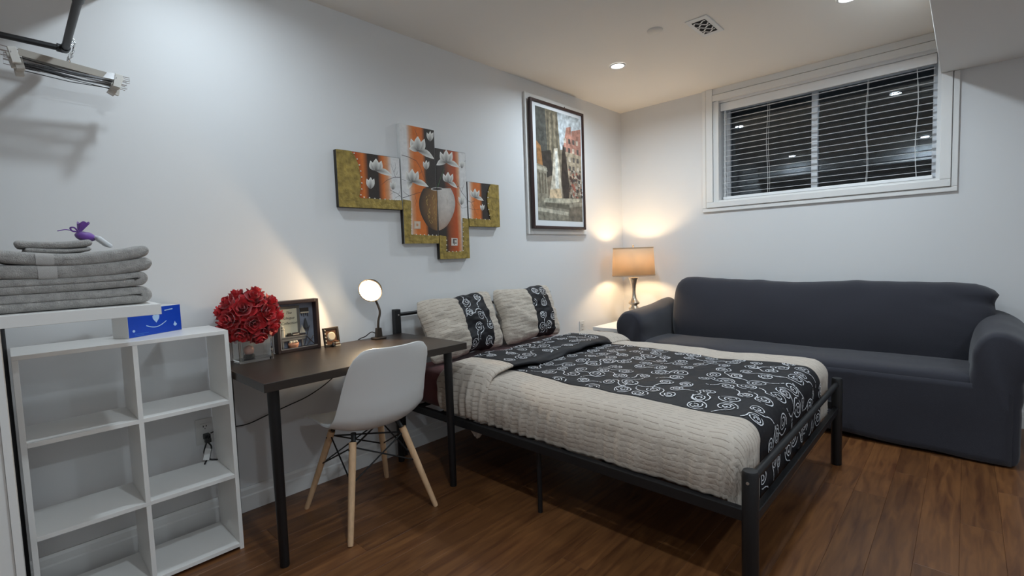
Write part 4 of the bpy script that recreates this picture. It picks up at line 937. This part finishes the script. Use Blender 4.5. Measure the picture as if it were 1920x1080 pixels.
# ================================================================== SHADOW BOX FRAME
SX0, SX1, SYF, SZ0, SZ1 = 0.886, 1.098, 2.392, DT, DT + 0.252
sb = thing('shadow_box', 'dark brown shadow box frame with a miniature hallway and lettered card', 'frame', ((SX0 + SX1) / 2, SYF, SZ0))
fw = 0.016; dep = 0.048
for a in ((SX0, SZ0, SX0 + fw, SZ1), (SX1 - fw, SZ0, SX1, SZ1), (SX0 + fw, SZ0, SX1 - fw, SZ0 + fw), (SX0 + fw, SZ1 - fw, SX1 - fw, SZ1)):
    obj('frame_bar', B(a[0], SYF, a[1], a[2], SYF + dep, a[3], bev=0.0025), frame_m, sb)
for a in ((SX0 + fw, SZ0 + fw, SX0 + fw + .003, SZ1 - fw), (SX0 + fw + .003, SZ0 + fw, SX1 - fw, SZ0 + fw + .003)):
    obj('silver_lip', B(a[0], SYF + 0.002, a[1], a[2], SYF + 0.006, a[3]), silver_m, sb)
SB = SYF + dep - 0.006
obj('backdrop', B(SX0 + fw, SB, SZ0 + fw, SX1 - fw, SB + 0.005, SZ1 - fw), mat('blue_grey_backdrop', (0.23, 0.25, 0.30), 0.7, var=0.2, vscale=20), sb)
def sp(px_, py_):   # position inside the box from a 0..1 layout
    return SX0 + fw + (SX1 - SX0 - 2 * fw) * px_, SZ0 + fw + (SZ1 - SZ0 - 2 * fw) * (1 - py_)
def sbox(name, a, b_, c, d_, y0, y1, m, par=None, bev=0.0008):
    x0, z1 = sp(a, b_); x1, z0 = sp(c, d_); return obj(name, B(x0, y0, z0, x1, y1, z1, bev=bev), m, par or sb)
mf = sbox('mirror_frame', .03, .06, .62, .72, SB - 0.006, SB - 0.0002, mat('weathered_grey', (0.15, 0.135, 0.11), 0.6))
sbox('lettered_card', .09, .12, .54, .70, SB - 0.0075, SB - 0.0062, mat('cream_card', (0.62, 0.58, 0.42), 0.6), mf, 0)
for k, w_ in enumerate(('The', 'Unique', 'Collection')):
    x, z = sp(.315, .235 + .115 * k); text_mesh('lettering', w_, 0.0185, Matrix.Translation((x, SB - 0.0078, z)) @ Matrix.Rotation(PI / 2, 4, 'X'), dark_m, mf, 0.35)
sbox('key_rack', .64, .13, .88, .21, SB - 0.006, SB - 0.0002, bronze_m); sbox('key_rack', .64, .22, .88, .25, SB - 0.009, SB - 0.0002, ivory_m)
for k in range(4):
    x, z = sp(.68 + .055 * k, .25); obj('key', tube(nbm(), [(x, SB - 0.005, z), (x + .001, SB - 0.005, z - 0.014 - .004 * (k % 2))], 0.0016, 6), bronze_m, sb)
x, z = sp(.76, .46); obj('hanging_coat', lathe(nbm(), [(0.002, 0.032), (0.005, 0.022), (0.008, 0.008), (0.011, -0.012), (0.012, -0.02)], (x, SB - 0.010, z - 0.012), 12), mat('dark_grey_cloth', (0.05, 0.05, 0.05), 0.9), sb, True)
sh_ = sbox('console_shelf', .02, .735, .74, .765, SB - 0.026, SB - 0.0002, mat('grey_console', (0.20, 0.18, 0.15), 0.6)); sbox('drawer_front', .06, .765, .70, .83, SB - 0.024, SB - 0.0002, MATS['grey_console'], sh_)
for a in (.07, .60): sbox('console_leg', a, .83, a + .05, .985, SB - 0.022, SB - 0.016, MATS['grey_console'], sh_)
x, z = sp(.12, .735); lh = obj('lighthouse', lathe(nbm(), [(0.0105, 0), (0.0095, 0.02), (0.0075, 0.036), (0.0095, 0.037), (0.0095, 0.040), (0.006, 0.041), (0.006, 0.049), (0.008, 0.05), (0.0, 0.058)], (x, SB - 0.014, z), 14, cap=False), ivory_m, sb, True, angle=40)
for k in range(3): sbox('book', .37, .705 - k * .022, .55 - .02 * k, .735 - k * .022, SB - 0.024, SB - 0.012, ivory_m if k % 2 else frame_m)
sbox('dark_pot', .24, .66, .33, .735, SB - 0.022, SB - 0.010, bronze_m)
x, z = sp(.64, .735); hull = obj('sailboat', prism(nbm(), [(-.018, .007), (.016, .007), (.011, 0), (-.013, 0)], lambda a, b_: Vector((x + a, SB - .020, z + b_)), lambda a, b_: Vector((x + a, SB - .012, z + b_))), frame_m, sb)
obj('sail', prism(nbm(), [(-.001, .010), (-.001, .052), (.017, .010)], lambda a, b_: Vector((x + a, SB - .017, z + b_)), lambda a, b_: Vector((x + a, SB - .0155, z + b_))), ivory_m, hull); obj('sail', prism(nbm(), [(-.003, .010), (-.003, .042), (-.014, .010)], lambda a, b_: Vector((x + a, SB - .017, z + b_)), lambda a, b_: Vector((x + a, SB - .0155, z + b_))), ivory_m, hull)
x, z = sp(.37, .985); bsk = obj('basket', lathe(nbm(), [(0.020, 0), (0.024, 0.010), (0.025, 0.022), (0.022, 0.022), (0.020, 0.012), (0.0, 0.011)], (x, SYF + 0.022, z), 20, cap=False), coral_m, sb, True)
for k in range(5): obj('basket_roll', sphere(nbm(), (x - .014 + .007 * k, SYF + 0.020 + .003 * (k % 2), z + .026), 0.0075, n=10), ivory_m, bsk, True)
x, z = sp(.84, .985)
for s_ in (-1, 1): obj('folding_stool_leg', tube(nbm(), [(x - .020 * s_, SYF + .02, z + .002), (x + .018 * s_, SYF + .02 + .002 * s_, z + .045)], 0.0022, 6), frame_m, sb)
obj('leaning_broom', tube(nbm(), [(x - .028, SYF + .026, z + .001), (x + .006, SB - .005, z + .095)], 0.0016, 6), frame_m, sb)
obj('glass_front', B(SX0 + fw + .003, SYF + 0.003, SZ0 + fw + .003, SX1 - fw, SYF + 0.0042, SZ1 - fw), mat('thin_glass', (1, 1, 1), 0.03, trans=1.0), sb) if False else None

# small bronze photo frame
g0 = Vector((1.146, 2.368, DT)); gr_ = math.radians(8)
sf_ = thing('photo_frame', 'small bronze frame with a round opening and tiny books', 'frame', g0, gr_)
Ml = Matrix.Rotation(-0.12, 4, 'X')
copper = mat('copper_brown', (0.20, 0.095, 0.05), 0.4, metal=0.4)
for a in ((-.044, 0, -.032, .098), (.032, 0, .044, .098), (-.032, 0, .032, .012), (-.032, .086, .032, .098)): obj('frame_bar', box(nbm(), a[0], -.006, a[1], a[2], .006, a[3], bev=.0015, M=Ml), bronze_m, sf_, local=True)
obj('face_plate', box(nbm(), -.032, -.001, .012, .032, .003, .086, M=Ml), copper, sf_, local=True)
obj('round_picture', lathe(nbm(), [(0.0, .003), (0.018, .003), (0.021, .0), (0.023, -.001)], n=24, M=Ml @ Matrix.Translation((0, -.003, .052)) @ Matrix.Rotation(PI / 2, 4, 'X'), cap=False), ivory_m, sf_, True, True, 30)
for k in range(5): obj('bead', sphere(nbm(), Ml @ Vector((-.038, -.008, .014 + .018 * k)), .004, n=8), ivory_m, sf_, True, True)
for k in range(4): obj('tiny_book', box(nbm(), .006, -.022, .0012 + .007 * k, .034 - .003 * k, -.008, .0075 + .007 * k), ivory_m if k % 2 == 0 else copper, sf_, local=True)
obj('tiny_ink_pot', lathe(nbm(), [(.007, .001), (.008, .004), (.008, .012), (.004, .015), (.005, .022)], (-.006, -.016, 0), 12), black_m, sf_, True, True)

# ================================================================== BLUE BOX
b0 = Vector((0.312, 2.268, KH)); ba = math.atan2(0.12, 0.205)
bb = thing('tissue_box', 'bright blue card box with smile and drop print on bookcase', 'box', b0, ba); bw, bd_, bh = 0.222, 0.075, 0.108
obj('carton', B(0, 0, 0, bw, bd_, bh, bev=0.0008), paper_m, bb, local=True); obj('blue_front', B(0.001, -0.0006, 0.002, bw - 0.001, -0.00005, bh - 0.001), blue_m, bb, local=True)
def bpl(pts, name, m):
    me = nbm(); f = me.faces.new([me.verts.new((a, -0.0010, b_)) for a, b_ in pts]); obj(name, me, m, bb, local=True)
arc = [(0.070 + 0.085 * k / 14, 0.040 - 0.014 * math.sin(PI * k / 14) + 0.008 * k / 14) for k in range(15)]
bpl([(a, z + .0018) for a, z in arc] + [(a, z - .0016) for a, z in arc[::-1]], 'smile_print', bluelight_m)
bpl([(0.112, 0.046), (0.099, 0.062), (0.097, 0.072), (0.104, 0.079), (0.112, 0.076), (0.120, 0.080), (0.127, 0.073), (0.125, 0.062)], 'drop_print', bluelight_m)
bpl([(0.020 + .005 * math.cos(a * PI / 6), 0.026 + .005 * math.sin(a * PI / 6)) for a in range(12)], 'dot_print', bluelight_m)
bpl([(0.190, 0.022), (0.184, 0.028), (0.188, 0.034), (0.192, 0.042), (0.196, 0.034), (0.201, 0.028), (0.195, 0.022)], 'leaf_print', bluelight_m)
for k in range(2): bpl([(0.022, 0.012 - .006 * k), (0.078 - .02 * k, 0.012 - .006 * k), (0.078 - .02 * k, 0.015 - .006 * k), (0.022, 0.015 - .006 * k)], 'small_print', mat('mid_blue_print%d' % k, (0.03, 0.13, 0.55), 0.4))
bpl([(0.150, 0.088), (0.186, 0.091), (0.186, 0.095), (0.150, 0.092)], 'small_print', bluelight_m)

# ================================================================== WHITE CABINET WITH OVERHANGING TOP
BTZ = 1.072
cb_ = thing('white_cabinet', 'white cabinet with overhanging top board at the left edge', 'cabinet', (-0.2, 1.95, 0))
obj('top_board', B(-0.47, 1.760, BTZ - 0.032, 0.325, 2.130, BTZ, bev=0.001), lam_m, cb_)
obj('side_panel', B(-0.028, 1.790, 0, -0.012, 2.12, BTZ - 0.032, bev=0.0008), lam_m, cb_); obj('side_panel', B(-0.46, 1.790, 0, -0.444, 2.12, BTZ - 0.032, bev=0.0008), lam_m, cb_)
obj('door', B(-0.443, 1.800, 0.06, -0.0285, 1.816, BTZ - 0.034, bev=0.001), lam_m, cb_); obj('back_panel', B(-0.443, 2.112, 0.0, -0.0285, 2.118, BTZ - 0.034), lam_m, cb_)

# ================================================================== TOWELS
def towel(label, x0, x1, y0, y1, z, th_, plies, seed, sag, cat='towel', band=None, group='folded grey towels on the cabinet'):
    """folded towel: plies joined by a round fold at the right end, sagging in the middle"""
    t = thing('folded_towel', label, cat, ((x0 + x1) / 2, (y0 + y1) / 2, z), 0, group)
    n = 46; pt_ = th_ / plies
    def cz(x, h_):
        q = (x - x0) / (x1 - x0); return z + h_ + sag * ((2 * q - 1) ** 2 - 1) * (0.0 if h_ <= 0 else min(1, h_ / 0.02)) + 0.004 * N(x * 9, h_ * 30, seed)
    def contour():
        L = []
        xe = x1 - th_ / 2
        for i in range(n): q = x0 + (xe - x0) * i / (n - 1); L.append((q, th_))
        for i in range(1, 12): a = PI / 2 - PI * i / 12; L.append((xe + th_ / 2 * math.cos(a), th_ / 2 + th_ / 2 * math.sin(a)))
        for i in range(n): q = xe + (x0 - xe) * i / (n - 1); L.append((q, 0.0))
        if plies == 2:   # two plies with a slit between them that ends at the fold
            g_ = 0.0012; hp_ = (th_ - 2 * g_) / 2
            for i in range(1, 8): a = -PI / 2 - PI * i / 8; L.append((x0 + hp_ / 2 * math.cos(a), hp_ / 2 + hp_ / 2 * math.sin(a)))
            xs_ = x1 - th_ * 0.75
            for i in range(n): L.append((x0 + (xs_ - x0) * i / (n - 1), th_ / 2 - g_))
            L.append((xs_ + 0.003, th_ / 2))
            for i in range(n): L.append((xs_ + (x0 - xs_) * i / (n - 1), th_ / 2 + g_))
            for i in range(1, 8): a = -PI / 2 - PI * i / 8; L.append((x0 + hp_ / 2 * math.cos(a), th_ / 2 + g_ + hp_ / 2 + hp_ / 2 * math.sin(a)))
        else:
            for i in range(1, 8): a = -PI / 2 - PI * i / 8; L.append((x0 + th_ / 2 * math.cos(a), th_ / 2 + th_ / 2 * math.sin(a)))
        return L
    C = contour()
    def P(q, h_, y_, ins):
        cx_ = (x0 + x1) / 2; hh2 = th_ / 2 + (h_ - th_ / 2) * ins
        # groove between plies on the visible long side
        return Vector((cx_ + (q - cx_) * (1 - (1 - ins) * 0.04) + 0.006 * N(y_ * 8, h_ * 20, seed), y_, z + hh2 + sagf(q, hh2) + 0.0035 * N(q * 10, y_ * 10, seed) * sst(0, .01, hh2)))
    def sagf(q, h_):
        e = (q - x0) / (x1 - x0); return sag[0] * (1 - (2 * e - 1) ** 2) * -1 + sag[1] * e ** 3
    bm = nbm(); ys = [y0, y0 + 0.003, y0 + 0.009, y0 + 0.018] + lin(y0 + 0.04, y1 - 0.02, 8) + [y1 - 0.006, y1]
    rings = []
    for y_ in ys:
        d_ = min(y_ - y0, y1 - y_); e = max(0, 1 - d_ / 0.018); ins = 0.35 + 0.65 * math.sqrt(max(0, 1 - e * e))
        rings.append([bm.verts.new(P(q, h_, y_, ins)) for q, h_ in C])
    k = len(C)
    for a, b_ in zip(rings, rings[1:]):
        for j in range(k): bm.faces.new((a[j], a[(j + 1) % k], b_[(j + 1) % k], b_[j]))
    bm.faces.new(rings[0]); bm.faces.new(rings[-1]); bmesh.ops.recalc_face_normals(bm, faces=bm.faces)
    obj('terry_cloth', bm, towel_m, t, True)
    if band:
        bm = nbm(); ang = lin(-1.25, 1.25, 12)
        def bf(u, v): h_ = th_ / 2 + th_ / 2 * math.sin(v) * 0.98; return Vector((u, y0 - 0.0022 + (1 - math.cos(v)) * 0.010, z + h_ + sagf(u, h_)))
        grid(bm, bf, lin(band[0], band[1], 10), ang); obj('woven_band', bm, towelband_m, t, True)
    return t
zt_ = BTZ + 0.001
plies = 0
towel('grey folded towel, lower half of bottom fold on the white board', -0.16, 0.300, 1.800, 2.09, zt_, 0.030, 1, 1, (0, 0)) if False else None
tw = [('lowest folded grey towel, lying on the white board', -0.16, 0.318, 0.050, 2, (0.000, 0.002), None, 1.815),
      ('second folded grey towel from the bottom of the stack', -0.15, 0.308, 0.043, 2, (0.003, 0.006), None, 1.812),
      ('third folded grey towel from the bottom, with pale woven band', -0.02, 0.322, 0.038, 1, (0.010, 0.010), (0.070, 0.108), 1.810),
      ('uppermost large folded grey towel, with pale woven band', 0.010, 0.318, 0.036, 1, (0.014, 0.014), (0.068, 0.104), 1.812)]
z = zt_
for i, (lb, x0, x1, th_, pl, sg, bd2, y0) in enumerate(tw):
    towel(lb, x0, x1, y0, 2.09, z, th_, pl, i * 3.1 + 1, sg, 'towel', bd2); z += th_ * 0.985 + 0.001
# creases on the two lower towels where the plies meet
towel('lower small grey washcloth on top of the towel stack', 0.055, 0.185, 1.835, 1.99, z - 0.010, 0.013, 1, 21, (0.003, 0.004), 'washcloth', None, 'washcloths on the towel stack')
towel('topmost small grey washcloth on the towel stack', 0.043, 0.192, 1.838, 1.99, z + 0.004, 0.021, 1, 27, (0.004, 0.005), 'washcloth', None, 'washcloths on the towel stack')
ZW = z + 0.025
# lavender sachet
sa = thing('lavender_sachet', 'small purple organza sachet tied with ribbon on the washcloths', 'sachet', (0.176, 1.885, ZW))
bm = nbm(); sphere(bm, (0, 0, 0), 1, n=20)
for v in bm.verts:
    c = v.co; v.co = Vector((0.180 + c.x * 0.024 * (1 + .12 * N(c.z * 3, c.y * 3)), 1.885 + c.y * 0.018, ZW + 0.012 + c.z * 0.014 + 0.004 * c.x * -1 + .002 * N(c.x * 4, c.y * 4, c.z * 4)))
obj('bag', bm, purple_m, sa, True)
bm = nbm(); grid(bm, lambda u, v: Vector((0.166 + 0.004 * v * 3 + (0.003 + 0.010 * v) * math.cos(u) * 1.1, 1.883 + (0.003 + 0.007 * v) * math.sin(u) + .003 * v * math.sin(4 * u), ZW + 0.022 + 0.030 * v + 0.004 * v * math.sin(3 * u))), [2 * PI * k / 24 for k in range(24)], lin(0, 1, 7), None, True)
obj('gathered_neck', bm, purple_m, sa, True)
obj('ribbon', tube(nbm(), bez([(0.166, 1.879, ZW + 0.026), (0.152, 1.876, ZW + 0.028), (0.138, 1.873, ZW + 0.031), (0.120, 1.872, ZW + 0.027)], 16), 0.0014, 6), purple_m, sa, True)
obj('ribbon_bow', tube(nbm(), bez([(0.165, 1.878, ZW + 0.026), (0.156, 1.872, ZW + 0.037), (0.148, 1.874, ZW + 0.036), (0.152, 1.874, ZW + 0.027), (0.164, 1.878, ZW + 0.025)], 20), 0.0022, 6), purple_m, sa, True)
bm = nbm(); box(bm, -0.022, -0.026, -0.006, 0.022, 0.026, 0.006, bev=0.005, seg=3, M=Matrix.Translation((0.216, 1.875, z + 0.022)) @ Matrix.Rotation(0.75, 4, 'Y') @ Matrix.Rotation(0.2, 4, 'Z'))
tag(obj('wrapped_soap', bm, mat('white_wrap', (0.76, 0.78, 0.80), 0.3), None, True, angle=50), 'small white wrapped soap leaning against the washcloths', 'soap')

# ================================================================== CLOTHES RAIL + HANGERS
RX, RY, RZ = 0.222, 2.405, 1.985
cr_ = thing('clothes_rail', 'black pipe clothes rail fixed near the ceiling', 'clothes rail', (RX, RY, 0))
obj('cross_rail', tube(nbm(), [(-0.012, RY, RZ + .004), (RX, RY, RZ)], 0.0105, 14), iron_m, cr_, True, angle=40)
obj('arm_rail', tube(nbm(), [(RX, RY, RZ), (RX - 0.004, 1.70, RZ)], 0.0115, 14), iron_m, cr_, True, angle=40)
obj('elbow', tube(nbm(), bez([(RX - 0.022, RY, RZ + .001), (RX - 0.004, RY, RZ), (RX, RY - 0.022, RZ)], 8), 0.0145, 14), iron_m, cr_, True, angle=40); obj('elbow_joint', sphere(nbm(), (RX - .001, RY - .001, RZ), 0.0148, n=14), iron_m, cr_, True)
obj('coupling', tube(nbm(), [(RX - 0.003, 1.945, RZ), (RX - 0.003, 1.905, RZ)], 0.0155, 14), iron_m, cr_, True, angle=40)
obj('hanger_pipe', tube(nbm(), [(RX - 0.004, 1.70, RZ), (RX - 0.004, 1.70, 2.262)], 0.0115, 14), iron_m, cr_, True, angle=40)
obj('upright', tube(nbm(), [(-0.012, RY, 0), (-0.012, RY, RZ + .004)], 0.0098, 14), iron_m, cr_, True, angle=40)
def hanger(y_, dz, rz, ry, tilt, wsc, label):
    t = thing('hanger', label, 'hanger', (RX + 0.006, y_, RZ), rz, 'clip hangers on the black rail')
    My = Matrix.Rotation(ry, 4, 'Y') @ Matrix.Rotation(tilt, 4, 'X')
    hk = [(0.0, 0, -0.072), (0.0, 0, -0.045), (0.012, 0, -0.030)] + [(0.0155 * math.cos(a), 0, 0.0155 * math.sin(a)) for a in lin(-0.75, 3.6, 14)]
    obj('hook', tube(nbm(), [My @ Vector(p) for p in bez(hk, 40)], 0.0016, 6), chrome_m, t, True, True)
    hw2 = 0.158 * wsc; zb_ = -0.085 + dz
    obj('bar', box(nbm(), -hw2 * .78, -0.0012, zb_ - 0.012, hw2 * .78, 0.0012, zb_ + 0.011, M=My), card_m if wsc > 1 else chrome_m, t, local=True)
    for s_ in (-1, 1): obj('wire_end', tube(nbm(), [My @ Vector(p) for p in ((s_ * hw2 * .70, 0.002, zb_ + .006), (s_ * hw2 * 1.06, .002, zb_ + .006), (s_ * hw2 * 1.06, .002, zb_ - .008), (s_ * hw2 * .70, .002, zb_ - .008))], 0.0013, 6), chrome_m, t, False, True)
    obj('lower_wire', tube(nbm(), [My @ Vector((-hw2 * .80, 0, zb_ - .018)), My @ Vector((0, 0, zb_ - .024 - .010 * tilt)), My @ Vector((hw2 * .80, 0, zb_ - .018))], 0.0014, 6), black_m, t, True, True)
    for s_ in (-1, 1):
        xx = s_ * hw2 * (.84 + .05 * tilt)
        M2 = My @ Matrix.Translation((xx, 0, zb_ - 0.014)) @ Matrix.Rotation(s_ * ry * 2 + .12 * s_, 4, 'Y')
        c_ = obj('clip', box(nbm(), -0.011, -0.0065, -0.026, 0.011, -0.003, 0.024, bev=0.0012, M=M2), clip_m, t, local=True); obj('clip_jaw', box(nbm(), -0.011, 0.003, -0.026, 0.011, 0.0065, 0.024, bev=0.0012, M=M2), clip_m, c_, local=True)
        obj('clip_spring', tube(nbm(), [M2 @ Vector(p) for p in ((-.006, -.008, .006), (-.006, 0, .015), (-.006, .008, .006))], 0.0015, 6), chrome_m, c_, local=True)
hp = [(2.315, .002, .06, .085, .02, 1.02), (2.331, -.002, -.05, .03, -.05, .98), (2.346, -.010, .08, .12, .08, 1.0), (2.361, -.004, -.03, .06, -.03, .97), (2.377, -.012, .05, .02, .04, .99)]
hl = ['chrome clip hanger nearest the camera, with grey flat bar', 'clip hanger second from the front on the black rail', 'clip hanger in the middle of the five on the rail', 'clip hanger second from the wall on the black rail', 'clip hanger nearest the wall on the black rail']
for a, lb in zip(hp, hl): hanger(*a, lb)
